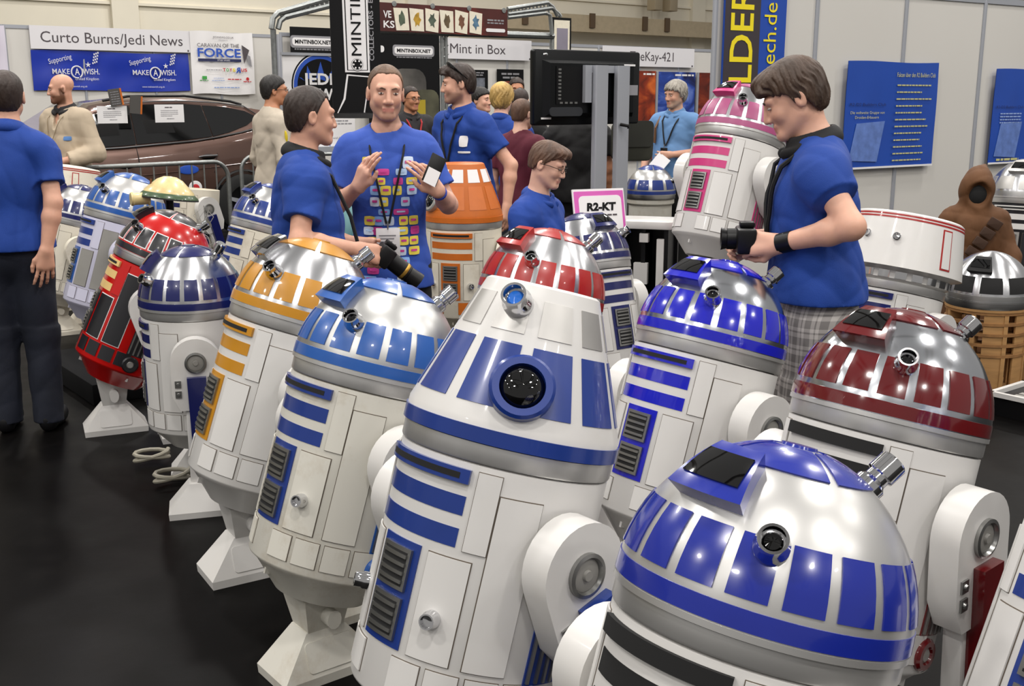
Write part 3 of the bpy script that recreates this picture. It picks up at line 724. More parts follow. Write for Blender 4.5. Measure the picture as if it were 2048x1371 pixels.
def leg_strut(b, L, w=0.105, th=0.05):
    b.box(-th/2, th/2, -w/2, w/2, -L, -0.15)
def robot(label, px, py, S=1.05, yaw=-52, tilt=18, head='dome', body=M_rwhite, acc=M_blue, domem=M_brush, stripe=None, ringm=M_ring, dome_yaw=0, zr=None, base=0.0,
          leg_ang=16, bars=None, legs=(1, -1), opts={}, group='display robots on the hall floor', panels_m=None, vent_m=None, barc=None, louvre=True, foot=True, line=None,
          footm=None, cover=None, legacc=None, open_bars=False, body_on=True, dacc=None, slot_m=None, acc2=None, outline=None, doors=None, sidefeet=True):
    zr = (0.81*S if tilt > 5 else 0.85*S) + base if zr is None else zr
    stripe = stripe or acc; bars = bars or acc; vent_m = vent_m or acc; cover = cover or (body if body in (M_rwhite, M_rworn, M_rcream, M_rlav) else M_rwhite); footm = footm or cover
    legacc = legacc or acc; pm = panels_m or body
    C = at_z(px, py, zr); tl = R(tilt); yw = R(yaw)
    bx = Vector((-math.sin(yw), math.cos(yw), 0))      # towards its back
    bot = C - (bx*math.sin(tl) + Vector((0, 0, math.cos(tl))))*RING_Z*S
    root = empty('robot', (bot.x, bot.y, base), yw); root.scale = (S, S, S)
    tag(root, label, 'robot', group)
    hb = (bot.z-base)/S
    MBd = T(0, 0, hb) @ RX(-tl)
    Mh = MBd @ T(0, 0, RING_Z) @ RZ(R(dome_yaw))
    if head == 'dome': make_dome(root, Mh, domem, dacc or acc, stripe, ringm, **opts)
    elif head == 'cone': make_cone(root, Mh, domem, acc, stripe, ringm, acc2 or M_silver, **opts)
    elif head == 'bucket': make_bucket(root, Mh, domem, acc)
    if body_on:
        top = RING_Z if head else 0.55
        bd = cpart(('body', head is None), 'body', lambda b: b.lathe([(0, -0.035), (0.13, -0.035), (0.205, 0.045), (0.222, 0.056), (BR, 0.062), (BR, 0.565), (0.215, 0.568)] + ([(0.205, 0.572), (0, 0.572)] if head else [(0.215, 0.5), (0.0, 0.49)]), 72), [body], root, MBd)
        gm = M_groove
        # horizontal bars on the front
        for i, (z0, z1) in enumerate(((0.525, 0.553), (0.462, 0.500), (0.398, 0.436))):
            mm = M_gap if open_bars else bars
            cpart(('bar', i), 'front_bar', lambda b: patch(b, BODY, D(-33), D(33), z0, z1, -0.006, 0.0015 if i else 0.010, 12, 1), (bars if (i == 0 and not open_bars) else mm), bd)
            if i == 0 and not open_bars: cpart('barslot', 'slot', lambda b: patch(b, BODY, D(-28), D(28), 0.533, 0.545, 0.0, 0.0108, 12, 1), M_gap, bd)
        # louvre plates on the front
        cpart('vplate', 'vent_plate', lambda b: patch(b, BODY, D(-15), D(15), 0.165, 0.380, -0.004, 0.003, 6, 1), vent_m, bd)
        for z0 in (0.180, 0.280):
            cpart(('vfr', z0), 'vent_frame', lambda b: [patch(b, BODY, D(-11), D(11), z0, z0+0.085, 0.0, 0.010, 6, 1)], M_grill, bd)
            cpart(('vho', z0), 'vent_opening', lambda b: [patch(b, BODY, D(-9), D(9), z0+0.008, z0+0.077, 0.0, 0.0106, 6, 1)], M_gap, bd)
            for q in range(4):
                cpart(('vsl', z0, q), 'vent_slat', lambda b: patch(b, BODY, D(-9), D(9), z0+0.014+q*0.017, z0+0.021+q*0.017, 0.0, 0.014, 6, 1), M_grill, bd)
        # doors
        dl = line or gm
        for sgn in (1, -1):
            dm_ = doors if doors else pm
            def fn(b): groove_panel(b, BODY, D(20 if sgn > 0 else -43), D(43 if sgn > 0 else -20), 0.165, 0.375, gw=0.004 if outline else 0.0022)
            dp = cpart(('door', sgn, bool(outline)), 'door_panel', fn, [(outline or dm_) if False else dm_, outline or dl], bd)
            cpart(('dlock', sgn), 'door_knob', lambda b: lens_mesh(b, 0.015, 0.03), M_chrome, bd, surf_frame(BODY, D(30*sgn), 0.25, 0.004)) if (sgn > 0 and body is M_rworn or head == 'cone') else None
            def fn(b): groove_panel(b, BODY, D(50 if sgn > 0 else -72), D(72 if sgn > 0 else -50), 0.165, 0.515, gw=0.004 if outline else 0.0022)
            cpart(('tall', sgn, bool(outline)), 'tall_panel', fn, [(doors or pm), outline or dl], bd)
            def fn(b): groove_panel(b, BODY, D(37 if sgn > 0 else -49), D(49 if sgn > 0 else -37), 0.395, 0.553, gw=0.0015)
            cpart(('sq', sgn), 'square_panel', fn, [pm, dl], bd)
            if louvre:
                lp = cpart(('lou', sgn), 'louvre_plate', lambda b: patch(b, BODY, D(84 if sgn > 0 else -112), D(112 if sgn > 0 else -84), 0.15, 0.33, -0.003, 0.003, 6, 1), acc, bd)
                for q in range(5):
                    a0 = (86 + q*5.6)*sgn
                    cpart(('lousl', sgn, q), 'louvre_slat', lambda b: patch(b, BODY, D(a0-0.9), D(a0+0.9), 0.155, 0.325, 0.0, 0.008, 1, 1), M_grill, bd)
        for k in range(-4, 5):
            if k == 0: continue
            def fn(b): groove_panel(b, BODY, D(-8.5), D(8.5), 0.082, 0.150, gw=0.0018, na=4)
            cpart('low', 'lower_panel', fn, [slot_m or pm, dl], bd, RZ(D(20.5*k)))
        for a in (93, -93):
            cpart('port', 'port_bezel', lambda b: b.lathe([(0.040, -0.01), (0.040, 0.006), (0.034, 0.012), (0.022, 0.012), (0.018, 0.004)], 28), acc, bd, surf_frame(BODY, D(a), 0.105))
            cpart('portd', 'port_disc', lambda b: b.lathe([(0.02, 0.004), (0.014, 0.009), (0, 0.009)], 20), M_silver, bd, surf_frame(BODY, D(a), 0.105))
        for a in (-100, 0, 100): cpart('seam', 'skirt_rib', lambda b: b.box(-0.004, 0.004, -0.19, -0.15, 0.012, 0.05), footm, bd, RZ(D(a)))
    # centre foot
    def foot_mesh(b):
        b.frustum((-0.088, 0.088, -0.150, 0.150), (-0.090, 0.090, -0.152, 0.152), 0.0, 0.028)
        b.frustum((-0.090, 0.090, -0.152, 0.152), (-0.045, 0.045, -0.06, 0.06), 0.028, 0.145)
    if foot and tilt > 5:
        fy = -0.02
        ft = cpart('foot', 'foot', foot_mesh, footm, root, T(0, fy, 0), smooth=0)
        def fpan(b):
            for s_ in (1, -1):
                Mx = T(s_*0.069, 0, 0.083) @ RZ(D(90*s_)) @ RX(D(69.0))
                b.prism(rrect(-0.075, 0.075, -0.045, 0.04, 0.012), 0, 0.004, Mx)
        cpart('footp', 'foot_panel', fpan, footm, ft)
        cpart('ankle', 'ankle', lambda b: [b.frustum((-0.045, 0.045, -0.055, 0.055), (-0.075, 0.075, -0.075, 0.075), 0.0, 0.09), b.tube([(-0.1, 0, 0.04), (0.1, 0, 0.04)], 0.022, 12)], footm, root, T(0, fy, 0.14) @ Matrix.Diagonal((1, 1, max(0.3, (hb-0.155)/0.09), 1)))
    # side struts
    sh = MBd @ Vector((0, 0, 0.405)); la = R(leg_ang)
    for sd in legs:
        Ml = T(sd*0.268, sh.y, sh.z) @ RX(la)
        L = (sh.z-0.14)/math.cos(la)
        lg = MB(); leg_strut(lg, L); lo = lg.build('leg', cover, root, Ml, smooth=0, bevel=0.006)
        cpart('upleg', 'shoulder_cover', lambda b: b.prism([(0.105*math.cos(D(a)), 0.105*math.sin(D(a))) for a in range(0, 181, 12)] + [(-0.105, -0.14), (-0.075, -0.21), (0.075, -0.21), (0.105, -0.14)], -0.035, 0.035, axis='x'), cover, lo)
        cpart('hubr', 'hub_ring', lambda b: b.lathe([(0.046, 0.0), (0.046, 0.010), (0.038, 0.012), (0.034, 0.002)], 28), M_grill, lo, T(sd*0.034, 0, 0) @ RY(D(90*sd)))
        cpart('hubd', 'hub_disc', lambda b: b.lathe([(0.036, 0.0), (0.030, 0.004), (0.012, 0.004), (0.01, 0.010), (0, 0.010)], 28), M_greyp, lo, T(sd*0.035, 0, 0) @ RY(D(90*sd)))
        cpart('boost', 'strut_cover', lambda b: b.frustum((-0.022, 0.022, -0.033, 0.033), (-0.022, 0.022, -0.04, 0.04), -min(0.42, 0.42), -0.06), legacc, lo, T(sd*0.040, 0.0, 0))
        for zz in (-0.09, -0.135): cpart('lbolt', 'bolt_plate', lambda b: [b.box(-0.002, 0.004, -0.013, 0.013, -0.015, 0.015), b.lathe([(0.008, 0.004), (0.006, 0.009), (0, 0.009)], 12, RY(D(90)))], M_grill, lo, T(sd*0.036, -0.078, zz) @ RZ(D(0 if sd > 0 else 180)))
        cpart('axle', 'axle', lambda b: b.tube([(-0.1, 0, 0), (0.02, 0, 0)], 0.07, 20), M_blackpl, lo, RZ(D(0 if sd > 0 else 180)))
        if sidefeet:
            pf = T(sd*0.268, sh.y, sh.z) @ RX(la) @ Vector((0, 0, -L))
            sf = cpart('foot', 'side_foot', foot_mesh, footm, root, T(pf.x, pf.y, 0), smooth=0)
    return root

# the leaning front row, from the camera outwards
robot('white robot with satin silver dome and royal blue squares, nearest the camera', 1503, 1264, 1.01, tilt=18, acc=M_royal, domem=M_satin, ringm=M_satin, open_bars=True, opts=dict(knob=150), leg_ang=10)
robot('white cone-headed robot with dark blue panels and black round lens', 1011, 909, 1.058, yaw=-50, tilt=17, head='cone', domem=M_rwhite, acc=M_blue, stripe=M_blue, dome_yaw=46, leg_ang=18, acc2=M_silver)
robot('white robot with polished dome and dark red panels, right of the plaid shorts', 1766, 866, 1.03, tilt=17, acc=M_drred, domem=M_polish, open_bars=True, opts=dict(knob=150), leg_ang=4, vent_m=M_rwhite)
robot('worn white robot with dull dome and mid-blue panels, left of the cone-headed one', 742, 770, 1.03, tilt=18, body=M_rworn, acc=M_sky, domem=M_dull, bars=M_blue, vent_m=M_blue, opts=dict(knob=150), footm=M_rworn, cover=M_rwhite)
robot('white robot with polished dome and vivid blue panels in front of the plaid shorts', 1412, 714, 1.035, tilt=18, acc=M_vivid, domem=M_polish, opts=dict(knob=150), leg_ang=14)
robot('white robot with brushed dome and ochre yellow panels', 594, 658, 1.06, yaw=-58, tilt=19, acc=M_ochre, domem=M_brush, opts=dict(knob=155, visor_m=M_chrome), doors=None, bars=M_ochre)
robot('robot with brushed dome and brick red panels behind the white cone head', 1075, 622, 1.05, tilt=16, acc=M_brick, domem=M_brush, opts=dict(knob=150))
robot('upright robot with streaky brushed dome and navy panels beside the ochre one', 386, 624, 0.92, yaw=-74, tilt=0, acc=M_navy, domem=M_brush, legs=(1, -1), leg_ang=0, opts=dict(knob=150))
robot('bright red robot with red dome, black windows outlined in white', 316, 538, 1.0, yaw=-66, tilt=25, body=M_rred, acc=M_rblack, domem=M_rred, stripe=M_rblack, bars=M_tan, ringm=M_dull, opts=dict(frame_line=M_paper, visor_m=M_rblack, knob=140), outline=M_paper, doors=M_rblack, slot_m=M_rblack, footm=M_rwhite, cover=M_rwhite, line=M_rred, legacc=M_rred)
robot('white robot with brushed dome and navy panels facing right behind the red-panelled one', 1174, 545, 0.98, yaw=36, tilt=14, acc=M_navy, domem=M_brush, opts=dict(knob=200))
robot('pink and white robot standing raised beside the bowed man', 1476, 288, 1.0, tilt=17, base=0.61, acc=M_pink, domem=M_brush, opts=dict(visor_m=M_pink), stripe=M_pinkd, dacc=M_pinkd, body=M_rwhite, leg_ang=24)
robot('tall white robot with orange cone head near the blue T-shirt man', 927, 452, 1.04, yaw=-18, tilt=0, head='cone', body=M_rcream, domem=M_orange, acc=M_orange, acc2=M_paper, stripe=M_orange, bars=M_orange, dome_yaw=-10, opts=dict(lens_az=-28, bez=M_silver), leg_ang=0, legs=(1, -1), slot_m=M_orange)
robot('white robot with wide bucket-shaped head and thin red lines', 1786, 585, 0.97, tilt=15, head='bucket', domem=M_rwhite, acc=M_brick, bars=M_navy, body=M_rwhite)
robot('cream robot with navy panels behind the man at the left edge', 152, 450, 0.95, yaw=-56, tilt=16, body=M_rcream, acc=M_navy, domem=M_dull, opts=dict())
robot('lavender-white robot with sky blue panels behind the red one', 246, 447, 1.07, yaw=-56, tilt=18, body=M_rlav, acc=M_sky, domem=M_satin, doors=M_greyp, bars=M_blue, opts=dict())
robot('cream robot with bucket-shaped head farthest left by the barrier', 130, 420, 0.97, yaw=-40, tilt=10, head='bucket', body=M_rcream, domem=M_rcream, acc=M_brick)
robot('dirty cream robot with blue panels left of the turned man', 535, 466, 1.02, yaw=-56, tilt=18, body=M_rcream, acc=M_blue, domem=M_dull, opts=dict())
robot('headless white robot body with open top beside the barrier', 388, 376, 1.0, yaw=-48, tilt=6, head=None, body=M_rcream, acc=M_navy, cover=M_rwhite, zr=0.86)
robot('robot with plain teal dome between the two talking men', 662, 500, 1.04, yaw=-50, tilt=12, body=M_rwhite, acc=M_teal, domem=M_teal, stripe=M_teal)
robot('robot with plain silver dome farther back between the two talking men', 660, 412, 1.06, yaw=-50, tilt=8, acc=M_silver, domem=M_brush)
robot('white-domed robot with sky blue stripe half hidden by the blue T-shirt man', 806, 440, 1.0, yaw=-50, tilt=10, acc=M_sky, domem=M_rwhite)
robot('white robot with blue vents cut off by the bottom right corner', 2335, 1085, 1.05, yaw=-60, tilt=22, acc=M_blue, domem=M_brush, leg_ang=12, legs=(1,))

# ================================================================ figures grown from one smooth distance field each
class Field:
    def __init__(s, lo, hi, h):
        s.h = h; s.lo = np.array(lo, dtype=np.float32); s.n = np.maximum(4, np.ceil((np.array(hi)-np.array(lo))/h).astype(int)+1)
        s.ax = [s.lo[i] + h*np.arange(s.n[i], dtype=np.float32) for i in range(3)]
        s.f = np.full(tuple(s.n), 0.06, dtype=np.float32)
    def sub(s, lo, hi):
        sl = []
        for i in range(3):
            a = max(0, int((lo[i]-s.lo[i])/s.h)); b = min(s.n[i], int((hi[i]-s.lo[i])/s.h)+2)
            if b <= a: return None
            sl.append(slice(a, b))
        return tuple(sl)
    def pts(s, sl):
        return (s.ax[0][sl[0]][:, None, None], s.ax[1][sl[1]][None, :, None], s.ax[2][sl[2]][None, None, :])
    def comb(s, sl, d, k, op):
        f = s.f[sl]
        if op == 'u':
            if k > 0:
                hh = np.maximum(k-np.abs(f-d), 0)/k; r = np.minimum(f, d)-hh*hh*k*0.25
            else: r = np.minimum(f, d)
        else:
            d = -d
            if k > 0:
                hh = np.maximum(k-np.abs(f-d), 0)/k; r = np.maximum(f, d)+hh*hh*k*0.25
            else: r = np.maximum(f, d)
        s.f[sl] = r
    def cap(s, a, b, ra, rb=None, k=0.03, op='u'):
        rb = ra if rb is None else rb; a = np.array(a, float); b = np.array(b, float); m = max(ra, rb)+k+2*s.h
        sl = s.sub(np.minimum(a, b)-m, np.maximum(a, b)+m)
        if sl is None: return
        X, Y, Z = s.pts(sl); d = b-a; l2 = max(1e-9, d@d)
        t = np.clip(((X-a[0])*d[0]+(Y-a[1])*d[1]+(Z-a[2])*d[2])/l2, 0, 1)
        dist = np.sqrt((X-a[0]-t*d[0])**2+(Y-a[1]-t*d[1])**2+(Z-a[2]-t*d[2])**2)-(ra+(rb-ra)*t)
        s.comb(sl, dist.astype(np.float32), k, op)
    def cyl(s, a, b, ra, rb, k=0.02, op='u'):
        a = np.array(a, float); b = np.array(b, float); m = max(ra, rb)+k+2*s.h
        sl = s.sub(np.minimum(a, b)-m, np.maximum(a, b)+m)
        if sl is None: return
        X, Y, Z = s.pts(sl); d = b-a; L = math.sqrt(d@d); d = d/L
        t = (X-a[0])*d[0]+(Y-a[1])*d[1]+(Z-a[2])*d[2]
        rad = np.sqrt(np.maximum(0, (X-a[0]-t*d[0])**2+(Y-a[1]-t*d[1])**2+(Z-a[2]-t*d[2])**2))-(ra+(rb-ra)*np.clip(t/L, 0, 1))
        dist = np.maximum(rad, np.abs(t-L/2)-L/2)
        s.comb(sl, dist.astype(np.float32), k, op)
    def ell(s, c, r, k=0.03, op='u', M=None):
        c = np.array(c, float); r = np.array(r, float); m = max(r)+k+2*s.h
        sl = s.sub(c-m, c+m)
        if sl is None: return
        X, Y, Z = s.pts(sl); x, y, z = X-c[0], Y-c[1], Z-c[2]
        if M is not None:
            x, y, z = (M[0][0]*x+M[1][0]*y+M[2][0]*z, M[0][1]*x+M[1][1]*y+M[2][1]*z, M[0][2]*x+M[1][2]*y+M[2][2]*z)
        k0 = np.sqrt((x/r[0])**2+(y/r[1])**2+(z/r[2])**2); k1 = np.sqrt((x/r[0]**2)**2+(y/r[1]**2)**2+(z/r[2]**2)**2)
        s.comb(sl, (k0*(k0-1)/np.maximum(k1, 1e-6)).astype(np.float32), k, op)
    def plane(s, p, n, k=0.0):          # keep the side opposite to n
        X, Y, Z = s.pts((slice(None),)*3); n = np.array(n, float); n = n/np.sqrt(n@n)
        s.comb((slice(None),)*3, -((X-p[0])*n[0]+(Y-p[1])*n[1]+(Z-p[2])*n[2]).astype(np.float32), k, 's')
    def ring(s, c, R0, el, mr, mz, tilt=0.0, k=0.0, op='u'):
        c = np.array(c, float); m = R0*max(1, el)+mr+0.05
        sl = s.sub(c-m, c+m)
        X, Y, Z = s.pts(sl); x, y, z = X-c[0], Y-c[1], Z-c[2]
        ct, st = math.cos(tilt), math.sin(tilt); y, z = ct*y+st*z, -st*y+ct*z
        q = np.sqrt(x*x+(y/el)**2)-R0
        k0 = np.sqrt((q/mr)**2+(z/mz)**2); d = (k0-1)*min(mr, mz)
        s.comb(sl, (d+0*X).astype(np.float32), k, op)
    def folds(s, amp, seed=0, fr=1.0):
        mask = np.abs(s.f) < 0.035
        i = np.nonzero(mask); x, y, z = (s.ax[q][i[q]] for q in range(3)); r = np.random.RandomState(seed); v = np.zeros(len(x), np.float32)
        for q in range(5):
            d = r.normal(size=3); d[2] *= 0.75; d /= np.linalg.norm(d); w_ = r.uniform(26, 62)*fr
            v += (1.0-1.9*np.abs(np.sin(0.5*((x*d[0]+y*d[1]+z*d[2])*w_ + r.uniform(0, 6) + 1.6*np.sin(z*9+x*7+q))))**0.8).astype(np.float32)
        s.f[i] += amp*0.75*np.clip(v/2.0, -1.3, 0.8)
    def mesh(s):
        f = s.f; h = s.h; ins = f < 0
        c = np.zeros(tuple(s.n-1), np.uint8)
        offs = [(a, b_, q) for a in (0, 1) for b_ in (0, 1) for q in (0, 1)]
        for (a, b_, q) in offs: c += ins[a:s.n[0]-1+a, b_:s.n[1]-1+b_, q:s.n[2]-1+q]
        cell = np.argwhere((c > 0) & (c < 8)); N = len(cell)
        vals = np.stack([f[cell[:, 0]+a, cell[:, 1]+b_, cell[:, 2]+q] for (a, b_, q) in offs], 1)
        off = np.array(offs, np.float32); acc = np.zeros((N, 3), np.float32); cnt = np.zeros(N, np.float32)
        for i in range(8):
            for j in range(i+1, 8):
                if np.abs(off[i]-off[j]).sum() != 1: continue
                v0, v1 = vals[:, i], vals[:, j]; m = (v0 < 0) != (v1 < 0)
                t = np.where(m, v0/np.where(m, v0-v1, 1), 0)[:, None]
                acc += np.where(m[:, None], off[i]+(off[j]-off[i])*t, 0); cnt += m
        V = s.lo + h*(cell+acc/cnt[:, None])
        idx = np.full(tuple(s.n-1), -1, np.int32); idx[tuple(cell.T)] = np.arange(N, dtype=np.int32)
        Q = []
        for ax in range(3):
            u, w_ = (ax+1) % 3, (ax+2) % 3
            s0 = [slice(None)]*3; s1 = [slice(None)]*3; s0[ax] = slice(0, -1); s1[ax] = slice(1, None)
            a, b_ = ins[tuple(s0)], ins[tuple(s1)]
            for flip in (0, 1):
                e = np.argwhere((a & ~b_) if not flip else (~a & b_))
                e = e[(e[:, u] > 0) & (e[:, w_] > 0) & (e[:, u] < s.n[u]-1) & (e[:, w_] < s.n[w_]-1)]
                def g(du, dw):
                    p = e.copy(); p[:, u] += du; p[:, w_] += dw; return idx[tuple(p.T)]
                q = np.stack([g(-1, -1), g(0, -1), g(0, 0), g(-1, 0)], 1)
                if flip: q = q[:, ::-1]
                Q.append(q)
        Q = np.concatenate(Q); Q = Q[(Q >= 0).all(1)]
        return V.astype(np.float32), Q.astype(np.int32)

def npmesh(name, V, Q, m, col=None):
    me = bpy.data.meshes.new(name); me.vertices.add(len(V)); me.vertices.foreach_set('co', np.ascontiguousarray(V, np.float32).ravel())
    me.loops.add(Q.size); me.loops.foreach_set('vertex_index', np.ascontiguousarray(Q, np.int32).ravel())
    me.polygons.add(len(Q)); me.polygons.foreach_set('loop_start', np.arange(0, Q.size, 4, dtype=np.int32))
    me.polygons.foreach_set('use_smooth', np.ones(len(Q), dtype=bool))
    if col is not None:
        at = me.color_attributes.new('Col', 'FLOAT_COLOR', 'POINT'); at.data.foreach_set('color', np.concatenate([col, np.ones((len(col), 1))], 1).astype(np.float32).ravel())
    me.materials.append(m); me.update(calc_edges=True); me.validate(); return me

M_skin = mat('skin', '#d9a58a', 0.5, vcol=True, noise=0.05, nscale=30)
M_skin.node_tree.nodes['Principled BSDF'].inputs['Subsurface Weight'].default_value = 0.08
M_skin.node_tree.nodes['Principled BSDF'].inputs['Subsurface Radius'].default_value = (0.02, 0.008, 0.004)
M_eye = mat('eye_white', '#b9aaa0', 0.3); M_iris = mat('iris_dark', '#2b2622', 0.15)
def hairm(nm, c, st=(8, 60, 8)): return mat(nm, c, 0.55, noise=0.45, nscale=14, bump=0.35, bscale=90, stretch=(1, 1, 0.35))
H_dark = hairm('hair_dark_brown', '#2a1c15'); H_brown = hairm('hair_brown', '#4a3220'); H_mid = hairm('hair_mid_brown', '#5a4030'); H_blond = hairm('hair_blond', '#b08f50'); H_grey = hairm('hair_grey', '#8f8980'); H_black = hairm('hair_black', '#17120f')
def cloth(nm, c, st=0.06, r=0.8): return mat(nm, c, r, noise=st, nscale=5, bump=0.12, bscale=260)
C_polo = cloth('polo_blue', '#0b398c'); C_tee = cloth('tee_blue', '#2c4ea8'); C_black = cloth('cloth_black', '#0a0a0c'); C_jean = cloth('dark_jeans', '#0e1424', 0.2); C_beige = cloth('linen_beige', '#b3a38d', 0.08)
C_maroon = cloth('maroon_knit', '#5b1429'); C_ltblue = cloth('chambray_blue', '#5f86b4'); C_sweat = cloth('sweat_grey', '#b5aa9a'); C_dkgrey = cloth('cloth_dark', '#1e1c1f'); C_shoe = mat('shoe_black', '#101013', 0.45)
C_plaid = mat('plaid_cotton', '#77716f', 0.8)
def _plaid():
    nt = C_plaid.node_tree; N = nt.nodes; tc = N.new('ShaderNodeTexCoord'); sep = N.new('ShaderNodeSeparateXYZ'); nt.links.new(tc.outputs['Object'], sep.inputs[0])
    col = None
    def stripes(sock, per, duty, ph=0.0):
        m1 = N.new('ShaderNodeMath'); m1.operation = 'MULTIPLY_ADD'; m1.inputs[1].default_value = 1/per; m1.inputs[2].default_value = ph; nt.links.new(sock, m1.inputs[0])
        m2 = N.new('ShaderNodeMath'); m2.operation = 'FRACT'; nt.links.new(m1.outputs[0], m2.inputs[0])
        m3 = N.new('ShaderNodeMath'); m3.operation = 'LESS_THAN'; m3.inputs[1].default_value = duty; nt.links.new(m2.outputs[0], m3.inputs[0]); return m3.outputs[0]
    ad = N.new('ShaderNodeMath'); ad.operation = 'ADD'; nt.links.new(sep.outputs[0], ad.inputs[0]); nt.links.new(sep.outputs[1], ad.inputs[1])
    s = [(ad.outputs[0], 0.06, 0.45, 0), (sep.outputs[2], 0.06, 0.45, 0), (ad.outputs[0], 0.06, 0.1, 0.3), (sep.outputs[2], 0.06, 0.1, 0.3)]
    tot = None
    for q in s:
        o = stripes(*q)
        if tot is None: tot = o
        else:
            a = N.new('ShaderNodeMath'); a.operation = 'ADD'; nt.links.new(tot, a.inputs[0]); nt.links.new(o, a.inputs[1]); tot = a.outputs[0]
    mr = N.new('ShaderNodeMapRange'); mr.inputs[1].default_value = 0; mr.inputs[2].default_value = 3; nt.links.new(tot, mr.inputs[0])
    mx = N.new('ShaderNodeMix'); mx.data_type = 'RGBA'; mx.inputs[6].default_value = lin('#b5b0ac'); mx.inputs[7].default_value = lin('#2e2b2c'); nt.links.new(mr.outputs[0], mx.inputs[0])
    nt.links.new(mx.outputs[2], N['Principled BSDF'].inputs['Base Color'])
_plaid()

SKINS = {'fair': '#d6a48c', 'pale': '#dcae98', 'tan': '#b9805f', 'ruddy': '#cc9a82'}
def V3(*a): return np.array(a, float)
def hand_prims(F, wr, d, pn, curls, thumb=0.5, side=1, k=0.008, sc=1.0, spread=0.14, Msk=0.0):
    """wr wrist, d along the hand, pn palm normal (out of the palm), side +1: thumb lies on d x pn side"""
    d = d/np.linalg.norm(d); pn = pn-d*(pn@d); pn = pn/np.linalg.norm(pn); x = np.cross(d, pn)*side
    P = lambda a, b, c: wr + sc*(x*a + d*b + pn*c)
    kn = [(0.032, 0.088), (0.011, 0.094), (-0.011, 0.090), (-0.031, 0.080)]
    F.cap(P(0.012, 0, 0), P(0.020, 0.075, 0), 0.021*sc, 0.016*sc, k=0.02); F.cap(P(-0.012, 0, 0), P(-0.020, 0.070, 0), 0.020*sc, 0.015*sc, k=0.02)
    for (a, b) in kn: F.cap(P(a*0.5, 0.02, 0), P(a, b-0.008, 0), 0.016*sc, 0.0125*sc, k=0.014)
    ls = ((0.040, 0.024, 0.019), (0.045, 0.027, 0.020), (0.041, 0.026, 0.019), (0.032, 0.020, 0.017))
    for i, (a, b) in enumerate(kn):
        an = 0.0; p = (a, b, 0.0); sp = spread*(1.3-0.9*i)
        cu = curls[i] if isinstance(curls, (list, tuple)) else curls
        for j, l in enumerate(ls[i]):
            an += cu*(0.9, 1.1, 0.7)[j]
            q = (p[0]+l*math.sin(sp)*math.cos(an), p[1]+l*math.cos(an)*math.cos(sp), p[2]+l*math.sin(an))
            F.cap(P(*p), P(*q), (0.0092-0.0008*j)*sc, (0.0086-0.0009*j)*sc, k=0.004); p = q
    t0 = (0.022, 0.022, 0.006); t1 = (0.048, 0.050, 0.012+0.02*thumb); t2 = (0.058-0.02*thumb, 0.082, 0.014+0.035*thumb); t3 = (0.058-0.03*thumb, 0.106, 0.014+0.045*thumb)
    F.cap(P(*t0), P(*t1), 0.017*sc, 0.0125*sc, k=0.014); F.cap(P(*t1), P(*t2), 0.0115*sc, 0.0105*sc, k=0.004); F.cap(P(*t2), P(*t3), 0.0105*sc, 0.0085*sc, k=0.004)

